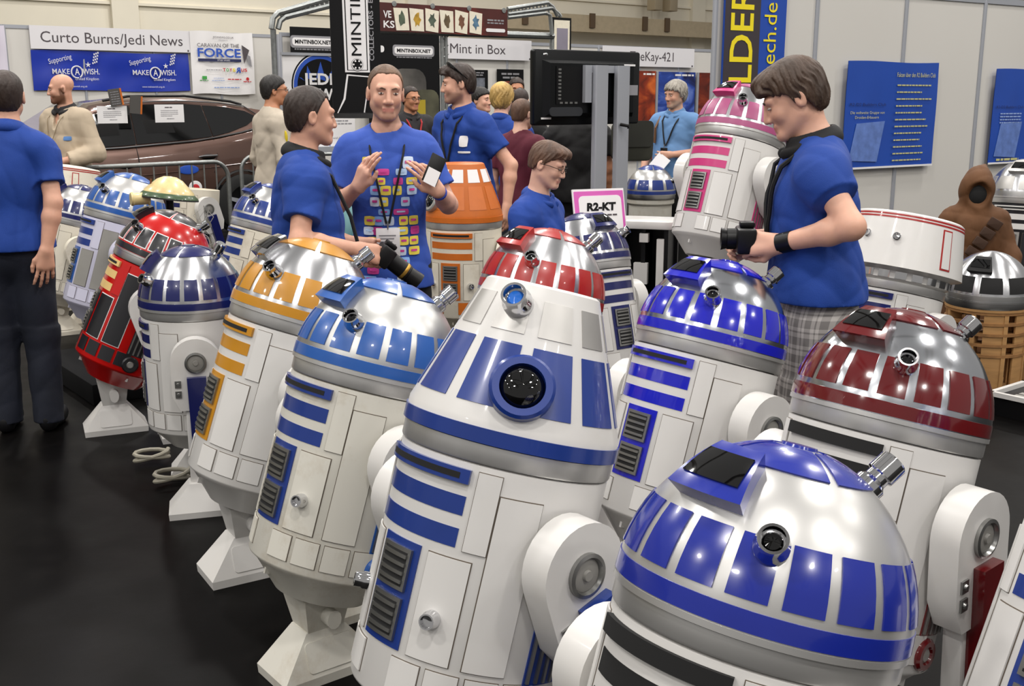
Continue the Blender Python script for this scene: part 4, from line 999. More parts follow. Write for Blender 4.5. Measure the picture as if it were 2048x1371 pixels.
def person(label, px, depth, H, yaw, skin='fair', hair=H_dark, hairp={}, top=C_polo, bottom=C_jean, head=(0, 0, 0), lean=(0, 0), hfwd=0.03, build=0.93, belly=0.0,
           RA=None, LA=None, sleeve=0.62, hem=0.86, collar=None, res=0.0055, cres=0.008, shorts=None, beard=None, glasses=None, seed=1, group='people at the booths', female=False, foldamp=0.007, hdz=0.0, collar_open=0.0, xoff=None):
    k = H/1.78
    p0 = at_y(px, 195, depth); root = empty('person', (p0.x, p0.y, 0), R(yaw)); root.scale = (k, k, k); tag(root, label, 'person', group)
    lx, ly = lean
    PEL = V3(0, 0, 0.95); WA = V3(lx*0.25, ly*0.25, 1.10); CH = V3(lx*0.65, ly*0.65, 1.29); NB = V3(lx, ly, 1.475)
    HY, HP, HR = [R(a) for a in head]
    HM = np.array((Matrix.Rotation(HY, 3, 'Z') @ Matrix.Rotation(HP, 3, 'X') @ Matrix.Rotation(HR, 3, 'Y')))
    HC = NB + V3(0, -hfwd, 0.190+hdz)
    hp = lambda a, b, c: HC + HM @ V3(a, b, c)
    bw = build
    SH = {s: NB + V3(s*0.178*bw, 0.01, -0.075) for s in (-1, 1)}
    arms = {}
    for s, A in ((-1, RA), (1, LA)):
        A = A or dict(e=(s*0.25, 0.03, 1.13), w=(s*0.25, -0.06, 0.88), d=(0, -0.12, -1), n=(-s, 0.1, 0), c=0.35)
        arms[s] = {kk: (np.array(v, float) if kk in 'ewdn' else v) for kk, v in A.items()}
    lo = np.minimum.reduce([HC-0.17, V3(-0.24*bw-0.04, -0.19-belly, 0), V3(-0.2, -0.22, 0)] + [np.minimum(a['e'], a['w'])-0.19 for a in arms.values()]); lo[2] = -0.01
    hi = np.maximum.reduce([HC+0.17, V3(0.24*bw+0.04, 0.2, 1.5)] + [np.maximum(a['e'], a['w'])+0.19 for a in arms.values()]); hi[2] = max(hi[2], HC[2]+0.15)
    def torso(F, o=0.0):
        F.ell(PEL+V3(0, 0.01, -0.02), (0.165*bw+o, 0.118+o, 0.14+o), k=0.06)
        F.ell(WA+V3(0, -belly*0.6, -0.02), (0.150*bw+belly*0.6+o, 0.108+belly+o, 0.17+o), k=0.09)
        F.ell(CH, (0.172*bw+o, 0.120+o, 0.19+o), k=0.09)
        F.cap(SH[-1]*0.92+NB*0.08, SH[1]*0.92+NB*0.08, 0.058+o, k=0.07)
        for s in (-1, 1): F.cap(NB+V3(s*0.045, 0.02, -0.012), SH[s]*0.85+NB*0.15+V3(0, 0.01, 0.004), 0.040+o, 0.044+o, k=0.05)
        F.cap(NB+V3(0, 0.015, -0.04), NB+V3(0, 0.0, 0.03), 0.075+o*0.5, 0.060+o*0.3, k=0.05)
    def legs(F, o=0.0, to=0.09):
        for s in (-1, 1):
            F.cap((s*0.085, 0.0, 0.88), (s*0.095, -0.01, 0.50), 0.088+o, 0.062+o, k=0.04)
            if to < 0.4: F.cap((s*0.095, -0.01, 0.50), (s*0.10, 0.02, 0.09), 0.058+o, 0.042+o, k=0.03)
            else: pass
    # ---- body
    F = Field(lo, hi, res)
    torso(F, -0.012); legs(F)
    for s in (-1, 1): F.cap((s*0.10, 0.03, 0.06), (s*0.11, -0.10, 0.035), 0.038, 0.032, k=0.03)
    for s, a in arms.items():
        F.cap(SH[s], a['e'], 0.052*bw, 0.041, k=0.03); mid = a['e']*0.7+a['w']*0.3
        F.cap(a['e'], mid, 0.041, 0.042, k=0.02); F.cap(mid, a['w'], 0.042, 0.027, k=0.02)
        hand_prims(F, a['w'], a['d'], a['n'], a.get('c', 0.35), a.get('t', 0.5), a.get('side', s))
    for s in (-1, 1): F.cap(NB+V3(s*0.02, 0.025, 0.02), SH[s]*0.85+NB*0.15+V3(0, 0.01, 0.0), 0.034, 0.032, k=0.05)
    F.cap(NB+V3(0, 0.02, -0.03), hp(0, 0.025, -0.045), 0.058, 0.054, k=0.03)
    F.ell(hp(0, 0.018, 0.036), (0.074, 0.094, 0.082), 0.02, 'u', HM)
    F.ell(hp(0, -0.022, -0.028), (0.062, 0.070, 0.083), 0.03, 'u', HM)
    for s in (-1, 1):
        F.cap(hp(s*0.046, 0.005, -0.055), hp(s*0.018, -0.068, -0.098), 0.020, 0.018, k=0.025)
        F.ell(hp(s*0.037, -0.060, -0.028), (0.021, 0.022, 0.022), 0.02, 'u', HM)
    F.ell(hp(0, -0.076, -0.098), (0.022, 0.018, 0.018), 0.02, 'u', HM)
    F.cap(hp(-0.040, -0.076, 0.024), hp(0.040, -0.076, 0.024), 0.013, k=0.015)
    for s in (-1, 1): F.ell(hp(s*0.032, -0.100, 0.002), (0.017, 0.016, 0.011), 0.012, 's', HM)
    F.cap(hp(0, -0.088, 0.012), hp(0, -0.104, -0.034), 0.0085, 0.0120, k=0.008)
    for s in (-1, 1): F.ell(hp(s*0.013, -0.094, -0.038), (0.009, 0.010, 0.008), 0.008, 'u', HM)
    F.cap(hp(-0.020, -0.086, -0.063), hp(0.020, -0.086, -0.063), 0.0075, k=0.006); F.cap(hp(-0.017, -0.086, -0.075), hp(0.017, -0.086, -0.075), 0.008, k=0.006)
    for s in (-1, 1):
        F.ell(hp(s*0.077, 0.018, -0.008), (0.010, 0.020, 0.032), 0.008, 'u', HM); F.ell(hp(s*0.086, 0.014, -0.006), (0.006, 0.010, 0.018), 0.004, 's', HM)
    V, Q = F.mesh()
    base = np.array(lin(SKINS[skin])[:3]); col = np.tile(base, (len(V), 1))
    L = (V-HC) @ HM
    d_l = np.minimum(np.hypot(np.hypot(np.maximum(np.abs(L[:, 0])-0.021, 0), L[:, 1]+0.092), L[:, 2]+0.068), 1)
    wl = np.clip(1.6-d_l/0.009, 0, 1)[:, None]; col = col*(1-wl*0.75)+np.array(lin('#b26a62')[:3])*wl*0.75
    ck = np.clip(1-np.hypot(np.hypot(np.abs(L[:, 0])-0.042, L[:, 1]+0.075), L[:, 2]+0.032)/0.03, 0, 1)[:, None]; col = col*(1-0.25*ck)+np.array(lin('#c97a66')[:3])*0.25*ck
    if beard:
        bc, amt, side_ = beard; hd = (np.abs(L) < 0.16).all(1)
        wb = hd*np.clip((-0.045-L[:, 2])/0.015, 0, 1)*np.clip((0.03-L[:, 1])/0.02, 0, 1)*np.clip((L[:, 2]+0.135)/0.01, 0, 1)
        ws = hd*np.clip((0.025-np.abs(L[:, 1]-0.0))/0.01, 0, 1)*np.clip((-L[:, 2]+0.01)/0.01, 0, 1)*side_*np.clip((L[:, 2]+0.12)/0.01, 0, 1)
        wb = np.maximum(wb, ws)*amt*(1-wl[:, 0]); col = col*(1-wb[:, None])+np.array(lin(bc)[:3])*wb[:, None]
    put('body', npmesh('body', V, Q, M_skin, col), root)
    # ---- eyes, brows
    HMM = Matrix([list(HM[i])+[HC[i]] for i in range(3)] + [[0, 0, 0, 1]])
    for s in (-1, 1):
        e = MB(); e.sphere((0, 0, 0), (0.0130, 0.0075, 0.0050), 14, 8); e.cur = 1; e.sphere((0, -0.0040, 0), (0.0052, 0.0042, 0.0048), 10, 6)
        e.build('eye', [M_eye, M_iris], root, HMM @ T(s*0.032, -0.0815, 0.001))
        e = MB(); e.tube([(s*0.014, -0.0905, 0.019), (s*0.030, -0.0915, 0.0245), (s*0.046, -0.082, 0.021)], [0.0026, 0.0034, 0.0018], 6)
        e.build('eyebrow', hair if hair else H_brown, root, HMM)
    if glasses:
        e = MB()
        for s in (-1, 1):
            e.tube([(s*0.033+0.021*math.cos(R(a)), -0.103+0.006*abs(math.cos(R(a)))*(1 if s*math.cos(R(a)) > 0 else 0), 0.0+0.014*math.sin(R(a))) for a in range(0, 360, 30)], 0.0016, 6, closed=True)
            e.tube([(s*0.054, -0.096, 0.004), (s*0.078, -0.03, 0.006), (s*0.083, 0.02, 0.0)], 0.0018, 6)
        e.tube([(-0.012, -0.104, 0.003), (0.012, -0.104, 0.003)], 0.0016, 6)
        e.build('glasses', M_blackpl, root, HMM)
    # ---- hair (head frame)
    if hair and hairp is not None:
        hq = dict(th=0.012, front=0.060, frontw=0.0, side=-0.012, back=-0.075, volume=0.0, noise=0.003, recede=0.0, tail=0, fringe=0.0, top=0.0); hq.update(hairp)
        th = hq['th']; G = Field((-0.13, -0.15, -0.14), (0.13, 0.16, 0.17), max(0.004, res*0.8))
        G.ell((0, 0.018, 0.036), (0.074+th, 0.094+th, 0.082+th+hq['top']), 0.02); G.ell((0, 0.03, -0.02), (0.066+th*0.8, 0.075+th*0.8, 0.08), 0.03)
        if hq['fringe']: G.ell((0.0, -0.055, 0.085), (0.062, 0.055, 0.03+hq['fringe']), 0.03); G.cap((-0.05, -0.085, 0.05), (0.05, -0.085, 0.062), 0.016, k=0.02)
        X, Y, Z = G.pts((slice(None),)*3)
        yy = np.array([-0.2, -0.085, -0.055, -0.012, 0.0, 0.028, 0.06, 0.2]); fr = hq['front']
        zz = np.array([fr, fr, fr-0.012+hq['recede']*0.0, 0.018, hq['side'], hq['side']+0.015, hq['back'], hq['back']])
        g = np.interp(Y, yy, zz) + hq['recede']*np.clip((np.abs(X)-0.015)/0.03, 0, 1)*np.clip((0.02-Y)/0.05, 0, 1)
        cut = ((g-Z)*0.75).astype(np.float32)
        ff = G.f; kk = 0.008; hh = np.maximum(kk-np.abs(ff-cut), 0)/kk; G.f = np.maximum(ff, cut)+hh*hh*kk*0.25
        if hq['noise']:
            n = hq['noise']; az = np.arctan2(X, Y-0.018); wv_ = 1.4*np.sin(Z*38+seed)+0.9*np.sin(Z*71+az*3+seed*2); G.f += (n*np.clip((0.130-Z)/0.03, 0.25, 1)*(0.75*np.sin(az*21+wv_*1.6)+0.6*np.sin(az*43+seed+wv_*2.2)+0.35*np.sin(Z*85+az*9))).astype(np.float32)
        Vh, Qh = G.mesh()
        put('hair', npmesh('hair', Vh, Qh, hair), root, HMM)
    # ---- top
    o = 0.016
    lo2 = lo.copy(); lo2[2] = hem-0.05; hi2 = hi.copy(); hi2[2] = 1.60
    S = Field(lo2, hi2, cres); torso(S, o)
    S.cap((0, 0.0, hem-0.1), (0, 0, 1.0), 0.0, 0.0, k=0.0)
    S.ell((0, -belly*0.4, hem-0.02), (max(0.198, 0.176*bw+o)+belly*0.5, 0.134+o+belly*0.8, 0.24), k=0.07)
    for s, a in arms.items():
        ed = a['e']-SH[s]
        if sleeve <= 1.0:
            S.cap(SH[s]+V3(-s*0.03, 0, 0), SH[s]+ed*0.2, 0.070*bw, 0.068*bw, k=0.05); S.cyl(SH[s]+ed*0.05, SH[s]+ed*sleeve, 0.066*bw+0.003, 0.072*bw+0.003, k=0.03)
        else:
            S.cap(SH[s]+V3(-s*0.03, 0, 0), a['e'], 0.078*bw, 0.066*bw, k=0.05); S.cyl(a['e']*0.98+SH[s]*0.02, a['e']+(a['w']-a['e'])*(sleeve-1.0), 0.064*bw, 0.062*bw, k=0.03)
    if foldamp: S.folds(foldamp, seed)
    S.plane((0, 0, hem), (0, 0, -1))
    S.cap(NB+V3(0, -0.005, 0.0), NB+V3(0, -0.03, 0.15), 0.062+collar_open, 0.09, k=0.01, op='s')
    if collar_open: S.cap(NB+V3(0, -0.05, 0.0), NB+V3(0, -0.135, -0.13), 0.05, 0.012, k=0.01, op='s')
    Vs, Qs = S.mesh()
    sh = put('shirt', npmesh('shirt', Vs, Qs, top), root)
    if collar:
        c_ = Field(NB-0.14, NB+0.14, 0.005); c_.ring(NB+V3(0, -0.004, 0.036), 0.070, 1.10, 0.011, 0.028, tilt=0.30)
        c_.ring(NB+V3(0, -0.010, 0.018), 0.088, 1.13, 0.011, 0.018, tilt=0.34, k=0.02)
        c_.cap(NB+V3(0, -0.11, 0.07), NB+V3(0, -0.11, -0.06), 0.040, 0.016, k=0.01, op='s')
        Vc, Qc = c_.mesh(); put('collar', npmesh('collar', Vc, Qc, collar), root)
    # ---- trousers, shoes
    to = 0.045 if not shorts else shorts
    B = Field((-0.28, -0.24, to-0.04), (0.28, 0.24, 1.1), cres)
    B.ell(PEL+V3(0, 0.01, -0.02), (0.178*bw, 0.13, 0.15), k=0.05)
    for s in (-1, 1):
        B.cap((s*0.085, 0.0, 0.88), (s*0.097, -0.01, 0.50), 0.104, 0.080 if not shorts else 0.105, k=0.05)
        if not shorts: B.cyl((s*0.097, -0.01, 0.52), (s*0.102, 0.015, to), 0.080, 0.072, k=0.03)
        else: B.cyl((s*0.095, 0, 0.7), (s*0.105, -0.01, to), 0.105, 0.112, k=0.03)
    B.folds(0.005, seed+5); B.plane((0, 0, 1.04), (0, 0, 1)); B.plane((0, 0, to), (0, 0, -1))
    Vb, Qb = B.mesh(); put('shorts' if shorts else 'trousers', npmesh('trousers', Vb, Qb, bottom), root)
    for s in (-1, 1):
        W_ = Field((s*0.11-0.09, -0.24, -0.005), (s*0.11+0.09, 0.14, 0.17), 0.009); W_.ell((s*0.102, 0.035, 0.06), (0.046, 0.058, 0.07), 0.03); W_.ell((s*0.112, -0.09, 0.045), (0.050, 0.12, 0.052), 0.03); W_.plane((0, 0, 0.002), (0, 0, -1))
        Vw, Qw = W_.mesh(); put('shoe', npmesh('shoe', Vw, Qw, C_shoe), root)
    root['_'] = 0; del root['_']
    return dict(root=root, V=Vs, arms=arms, HC=HC, NB=NB, k=k, HMM=HMM)

def front(P, x, z, r=0.014):
    V = P['V']; m = (np.abs(V[:, 0]-x) < r) & (np.abs(V[:, 2]-z) < r)
    return float(V[m, 1].min()) if m.any() else -0.16
def lanyard(P, zlow, xlow=0.0, m=C_black, w_=0.0055, badge=None, top_=0.04):
    NB = P['NB']; b = MB()
    for s in (-1, 1):
        pts = [(NB[0], NB[1]+0.078, NB[2]+0.02), (NB[0]+s*0.066, NB[1]+0.05, NB[2]+0.035), (NB[0]+s*0.085, NB[1]-0.015, NB[2]+0.03)]
        for q in range(1, 9):
            t = q/8; x = NB[0]+s*0.082*(1-t)+(xlow-NB[0])*t + s*0.006*t; z = NB[2]-0.02-(NB[2]-0.02-zlow)*t
            pts.append((x, front(P, x, z, 0.018)-0.008, z))
        b.tube(pts, w_, 6)
    o = b.build('lanyard', m, P['root'])
    if badge:
        bw_, bh, bm = badge; y = min(front(P, xlow, zlow-0.03), front(P, xlow, zlow-bh))-0.010
        e = MB(); e.box(xlow-bw_/2, xlow+bw_/2, y-0.003, y, zlow-bh-0.02, zlow-0.02); bo = e.build('badge', bm, P['root'], bevel=0.001)
        e = MB(); e.tube([(xlow, y-0.001, zlow+0.01), (xlow, y-0.002, zlow-0.025)], 0.004, 6); e.build('badge_clip', M_grill, bo)
        return bo, y
# ---------------------------------------------------------------- the people
P5 = person('man in blue T-shirt with colourful block print, both hands raised in talk', 772, 5.0, 1.79, 6, 'fair', hairm('hair_light_brown', '#654c39'), dict(th=0.004, front=0.092, recede=0.022, noise=0.0012, side=-0.005, back=-0.06), C_tee, C_black, head=(8, 4, 2), hem=0.80,
    RA=dict(e=(-0.235, -0.03, 1.17), w=(-0.125, -0.235, 1.27), d=(0.35, -0.30, 0.85), n=(0.8, 0.55, 0.0), c=[0.12, 0.25, 0.35, 0.45], t=0.1),
    LA=dict(e=(0.270, -0.03, 1.17), w=(0.215, -0.245, 1.25), d=(-0.55, -0.22, 0.75), n=(-0.55, 0.8, -0.2), c=[0.1, 0.22, 0.4, 0.5], t=0.1),
    sleeve=0.66, beard=('#6b4c3c', 0.45, 0.0), seed=3, res=0.005, cres=0.0065, foldamp=0.0055, build=0.90)
P4 = person('man in blue polo with black collar seen from the side, camera in hand', 604, 4.45, 1.69, 104, 'ruddy', H_dark, dict(th=0.007, front=0.080, recede=0.02, noise=0.0015, side=-0.012, back=-0.07), C_polo, C_jean, head=(14, 4, 0), hem=0.82, build=0.96, belly=0.025,
    RA=dict(e=(-0.265, 0.05, 1.17), w=(-0.205, -0.20, 1.12), d=(0.25, -1, -0.35), n=(0.9, 0.1, -0.3), c=0.75, t=0.8), LA=dict(e=(0.26, 0.02, 1.17), w=(0.14, -0.22, 1.10), d=(-0.4, -1, -0.2), n=(-0.9, 0.1, 0.1), c=0.7, t=0.8),
    collar=C_black, seed=5, res=0.0055, cres=0.007, hfwd=0.035)
P15 = person('young man in blue polo and plaid shorts bowing his head over a camera', 1656, 3.72, 1.785, -97, 'fair', hairm('hair_chestnut', '#3d2b1e'), dict(th=0.012, front=0.046, noise=0.0026, side=-0.02, back=-0.075, fringe=0.005, top=0.005), C_polo, C_plaid, head=(-4, 26, 0), hem=0.975, lean=(0, -0.04), hfwd=0.075, hdz=-0.02,
    LA=dict(e=(0.275, 0.055, 1.25), w=(0.135, -0.150, 1.175), d=(-0.35, -1, -0.05), n=(-0.8, 0.0, -0.3), c=[0.8, 0.75, 0.8, 0.85], t=0.6), RA=dict(e=(-0.26, 0.02, 1.22), w=(-0.07, -0.19, 1.165), d=(0.35, -1, -0.05), n=(0.8, 0.0, -0.3), c=0.75, t=0.6),
    sleeve=0.40, collar=C_black, shorts=0.42, seed=8, res=0.005, cres=0.0065, foldamp=0.0065)
P1 = person('man in blue polo and dark jeans seen from behind at the left edge', -6, 5.35, 1.775, 188, 'ruddy', H_dark, dict(th=0.005, front=0.07, noise=0.001, side=-0.012, back=-0.075), C_polo, C_jean, head=(10, 0, 0), lean=(-0.035, 0), hem=0.93,
    RA=dict(e=(-0.235, 0.08, 1.16), w=(-0.195, 0.13, 0.93), d=(0.12, 0.03, -1), n=(0.5, -1, 0), c=[0.15, 0.2, 0.3, 0.35], t=0.1), collar=C_polo, seed=11, res=0.006, cres=0.0075, build=0.9)
P7 = person('man in blue polo with sunglasses on his head, looking left', 940, 7.5, 1.865, -42, 'fair', H_dark, dict(th=0.010, front=0.062, noise=0.002, back=-0.07, fringe=0.006), C_polo, C_jean, head=(-42, 6, 0), lean=(-0.02, -0.06), hem=0.84, beard=('#4a382e', 0.55, 0.6), collar=C_polo, seed=14, res=0.007, cres=0.009,
    LA=dict(e=(0.30, 0.06, 1.16), w=(0.30, 0.02, 0.90), d=(0, -0.1, -1), n=(-1, 0, 0), c=0.4), RA=dict(e=(-0.30, 0.06, 1.14), w=(-0.20, -0.14, 0.98), d=(0.3, -0.8, -0.5), n=(1, 0, 0), c=0.5))
P13 = person('boy with glasses in blue polo looking down', 1078, 4.95, 1.44, 62, 'pale', H_mid, dict(th=0.009, front=0.062, noise=0.002, side=-0.005, back=-0.05, fringe=0.002), C_polo, C_jean, head=(8, 20, 0), hfwd=0.06, hdz=0.02, collar=C_polo, glasses=True, seed=17, res=0.0055, cres=0.008, build=0.92, hem=0.84,
    RA=dict(e=(-0.24, 0.02, 1.14), w=(-0.18, -0.16, 1.0), d=(0.3, -0.8, -0.4), n=(1, 0, 0), c=0.5))
P2 = person('bald bearded man in beige linen tunic in front of the brown car', 128, 9.85, 1.85, -22, 'ruddy', H_brown, None, C_beige, C_beige, head=(-44, 6, 0), sleeve=1.78, hem=0.80, collar_open=0.01, collar=C_dkgrey, beard=('#5c3620', 0.85, 1.0), seed=21, res=0.007, cres=0.009, build=1.06, belly=0.02, foldamp=0.006,
    RA=dict(e=(-0.30, 0.02, 1.13), w=(-0.06, -0.24, 1.07), d=(0.8, -0.4, 0.0), n=(0.3, 0.8, 0), c=0.8), LA=dict(e=(0.30, 0.02, 1.13), w=(0.14, -0.25, 1.07), d=(-0.8, -0.4, 0), n=(-0.3, 0.8, 0), c=0.8))
P3 = person('dark-haired man with glasses in pale sweatshirt walking off behind the barrier', 544, 9.3, 1.83, 128, 'tan', H_black, dict(th=0.010, front=0.062, noise=0.002, back=-0.07), C_sweat, C_jean, head=(-18, 0, 0), glasses=True, sleeve=1.25, seed=24, res=0.008, cres=0.01)
P6 = person('man with glasses in black shirt and red lanyard behind the T-shirt man', 820, 11.2, 1.76, 28, 'tan', H_dark, dict(th=0.007, front=0.078, recede=0.015, noise=0.001), C_dkgrey, C_black, glasses=True, head=(14, 4, 0), seed=27, res=0.009, cres=0.011, build=1.12, belly=0.03, collar=C_dkgrey)
P8 = person('blond person in blue polo seen from behind', 1002, 8.9, 1.755, 160, 'pale', H_blond, dict(th=0.022, front=0.05, noise=0.004, back=-0.085, side=-0.02), C_polo, C_jean, head=(6, 6, 0), collar=C_polo, seed=31, res=0.008, cres=0.01, build=1.08,
    RA=dict(e=(-0.29, 0.04, 1.14), w=(-0.29, -0.10, 0.90), d=(0, -0.3, -1), n=(1, 0, 0), c=0.5))
P9 = person('dark-haired visitor half hidden behind the sunglasses man', 958, 10.8, 1.745, 58, 'fair', H_black, dict(th=0.014, front=0.06, noise=0.002), C_dkgrey, C_black, seed=34, res=0.009, cres=0.011)
P10 = person('tanned man facing the camera far back in the middle booth', 1033, 12.6, 1.87, 4, 'tan', H_dark, dict(th=0.008, front=0.075, noise=0.001), C_dkgrey, C_black, head=(0, 6, 0), seed=37, res=0.009, cres=0.011)
P11 = person('short-haired visitor in black with thin red lanyard seen from behind', 1040, 10.4, 1.735, 168, 'fair', H_dark, dict(th=0.006, front=0.07, noise=0.001), C_black, C_black, seed=41, res=0.009, cres=0.011, build=1.1)
P12 = person('young visitor in maroon T-shirt seen from behind', 1042, 8.35, 1.64, 150, 'pale', H_mid, dict(th=0.006, front=0.07, noise=0.001, back=-0.06), C_maroon, C_jean, seed=44, res=0.008, cres=0.01, head=(-8, 4, 0), build=1.0,
    RA=dict(e=(-0.27, 0.02, 1.16), w=(-0.20, -0.20, 1.10), d=(0.2, -1, 0), n=(1, 0, 0), c=0.5))
P14 = person('grey curly-haired man in light blue shirt holding a leaflet', 1352, 10.6, 1.80, -32, 'ruddy', H_grey, dict(th=0.022, front=0.055, noise=0.006, side=-0.03, back=-0.08), C_ltblue, C_black, head=(-22, 8, 0), beard=('#9a8a7a', 0.6, 0.8), collar=C_ltblue, seed=47, res=0.0075, cres=0.01, belly=0.03, build=1.05,
    LA=dict(e=(0.30, 0.03, 1.14), w=(0.06, -0.24, 1.12), d=(-0.9, -0.3, -0.1), n=(-0.3, 0.9, 0), c=0.6), RA=dict(e=(-0.29, 0.03, 1.14), w=(-0.26, -0.14, 0.90), d=(0.1, -0.3, -1), n=(1, 0, 0), c=0.4))
P16 = person('visitor in black behind the big screen with only arms showing', 1158, 8.9, 1.72, 176, 'tan', H_black, dict(th=0.010), C_black, C_black, seed=51, res=0.009, cres=0.011, build=1.15,
    LA=dict(e=(0.30, 0.03, 1.14), w=(0.29, -0.12, 0.93), d=(0, -0.3, -1), n=(-1, 0, 0), c=0.4))

# ================================================================ things the people wear and hold
def lerp(xs, ys): return lambda x: float(np.interp(x, xs, ys))
# colourful print on the T-shirt: rounded blocks laid on the cloth
def cloth_patch(P, x0, x1, z0, z1, m, name='print_block', off=0.002, parent=None):
    n = 4; b = MB(); vs = []
    yy = np.array([[front(P, x0+(x1-x0)*i/n, z0+(z1-z0)*j/n, 0.012) for i in range(n+1)] for j in range(n+1)])
    cx, cz = (x0+x1)/2, (z0+z1)/2
    for j in range(n+1):
        for i in range(n+1):
            u = 2*i/n-1; v = 2*j/n-1; q = 1-0.10*(u*u*v*v)
            vs.append((cx+(x1-x0)/2*u*q, yy[j][i]-off, cz+(z1-z0)/2*v*q))
    fs = [(j*(n+1)+i, j*(n+1)+i+1, (j+1)*(n+1)+i+1, (j+1)*(n+1)+i) for j in range(n) for i in range(n)]
    return b.add(vs, fs).build(name, m, P['root'] if parent is None else parent)
INK = [mat('ink_pale_blue', '#a9c3e2', 0.7), mat('ink_lemon', '#e3cf4f', 0.7), mat('ink_magenta', '#c23a8c', 0.7), mat('ink_ice', '#c8d6ea', 0.7), mat('ink_sky', '#7fa8dc', 0.7)]
rs = random.Random(4)
rows = [(1.365, 0.055, [-0.085, 0.09]), (1.325, 0.032, [-0.02, 0.06]), (1.285, 0.035, [-0.03, 0.045, 0.105]), (1.245, 0.045, [-0.055, -0.01, 0.04, 0.105]), (1.195, 0.045, [-0.06, -0.02, 0.075]), (1.15, 0.030, [-0.02, 0.055]),
        (1.11, 0.045, [-0.085, -0.045, 0.0, 0.065, 0.11]), (1.065, 0.040, [-0.09, -0.05, 0.02, 0.06, 0.115]), (1.02, 0.042, [-0.075, -0.03, 0.065, 0.11]), (0.975, 0.042, [-0.085, 0.055, 0.11]), (0.93, 0.04, [-0.075, 0.06]), (0.89, 0.035, [-0.075, 0.055]), (0.855, 0.025, [-0.09, 0.065])]
cI = 0
for z, h, xs in rows:
    for x in xs:
        w_ = rs.uniform(0.038, 0.050) if len(xs) > 2 else rs.uniform(0.046, 0.07)
        pb = cloth_patch(P5, x-w_/2, x+w_/2, z-h/2+0.0015, z+h/2-0.0015, INK[(cI*3+cI//2) % 5 if cI % 4 else 1])
        cloth_patch(P5, x-w_*0.28, x+w_*0.28, z-h*0.08, z+h*0.16, INK[2 if cI % 3 else 0], 'print_detail', 0.004)
        cI += 1
r_ = lanyard(P5, 1.10, -0.005, C_black, 0.005, (0.105, 0.125, M_paper))
bo, by = r_
for q in range(6): MB().box(-0.045, 0.03-0.008*(q % 3), by-0.0045, by-0.003, 1.045-q*0.014, 1.050-q*0.014).build('badge_print', M_grey, bo)
def wristband(P, s, m, t=0.12, w_=0.018, r=0.031):
    a = P['arms'][s]; p = a['w']+(a['e']-a['w'])*t; d = Vector(a['e']-a['w']).normalized(); q = d.to_track_quat('Z', 'Y').to_matrix().to_4x4()
    MB().lathe([(r, -w_/2), (r+0.003, -w_/2), (r+0.003, w_/2), (r, w_/2)], 20, Matrix.Translation(Vector(p)) @ q).build('wristband', m, P['root'])
wristband(P5, 1, mat('band_blue', '#2447b8', 0.5))
wristband(P15, 1, M_blackpl, 0.10, 0.05, 0.031)
def world(P, p): 
    bpy.context.view_layer.update(); return P['root'].matrix_world @ Vector(p)
def held(P, p, name, label, cat, rz=0.0, rx=0.0, ry=0.0):
    q = world(P, p); o = empty(name, M=Matrix.Translation(q) @ RZ(P['root'].rotation_euler.z+rz) @ RX(rx) @ RY(ry)); tag(o, label, cat); return o
a = P5['arms'][1]
ph = held(P5, a['w']+np.array((-0.02, -0.055, 0.085)), 'phone', 'dark phone and folded paper held in the T-shirt man raised hand', 'phone', R(20), R(-10), R(28))
MB().box(-0.035, 0.035, -0.004, 0.004, -0.055, 0.075).build('case', M_blackpl, ph, bevel=0.003); MB().box(-0.028, 0.03, -0.007, -0.0042, -0.06, 0.01).build('paper', M_paper, ph)
def camera_thing(P, p, label, rz, rx, L=0.11):
    o = held(P, p, 'photo_camera', label, 'camera', rz, rx)
    MB().box(-0.065, 0.065, -0.02, 0.045, -0.045, 0.04).build('camera_body', M_blackpl, o, bevel=0.01); MB().box(-0.025, 0.025, -0.01, 0.04, 0.04, 0.06).build('viewfinder', M_blackpl, o, bevel=0.006)
    MB().lathe([(0.036, 0), (0.036, L*0.6), (0.033, L*0.62), (0.038, L), (0.034, L), (0.03, L*0.9), (0, L*0.88)], 24, T(0, -0.02, 0) @ RX(R(90))).build('lens_barrel', M_blackpl, o)
    if L > 0.1: MB().lathe([(0.0365, L*0.45), (0.0372, L*0.47), (0.0372, L*0.52), (0.0365, L*0.54)], 24, T(0, -0.02, 0) @ RX(R(90))).build('lens_ring', mat('brass_ring', '#b08a3c', 0.3, 0.8), o)
    return o
camera_thing(P4, P4['arms'][-1]['w']+np.array((0.075, -0.12, -0.045)), 'black camera with long lens held low by the man in black collar', 0.0, R(40), 0.15)
camera_thing(P15, P15['arms'][1]['w']+np.array((-0.075, -0.115, 0.005)), 'black camera held by the bowed young man', 0.0, 0.0, 0.05)
# straps and lanyards
def strap(P, pts, m, w_=0.007, nm='strap'):
    return MB().tube(pts, w_, 6).build(nm, m, P['root'])
NB = P4['NB']; strap(P4, [(-0.09, 0.02, 1.50), (-0.12, -0.10, 1.42), (-0.12, -0.175, 1.25), (-0.12, -0.21, 1.10)], C_black, 0.008)
lanyard(P15, 1.20, 0.03, C_black, 0.008)
lanyard(P7, 1.17, -0.03, C_black, 0.007, (0.06, 0.03, M_blackpl))
cloth_patch(P7, 0.07, 0.12, 1.275, 1.345, M_paper, 'chest_emblem'); cloth_patch(P7, 0.055, 0.135, 1.235, 1.248, M_paper, 'chest_lettering')
e = MB(); 
for s in (-1, 1): e.tube([(s*0.016, -0.050, 0.133), (s*0.045, -0.044, 0.124), (s*0.07, -0.022, 0.102), (s*0.090, 0.02, 0.06), (s*0.090, 0.06, 0.02)], [0.008, 0.012, 0.009, 0.004, 0.003], 8)
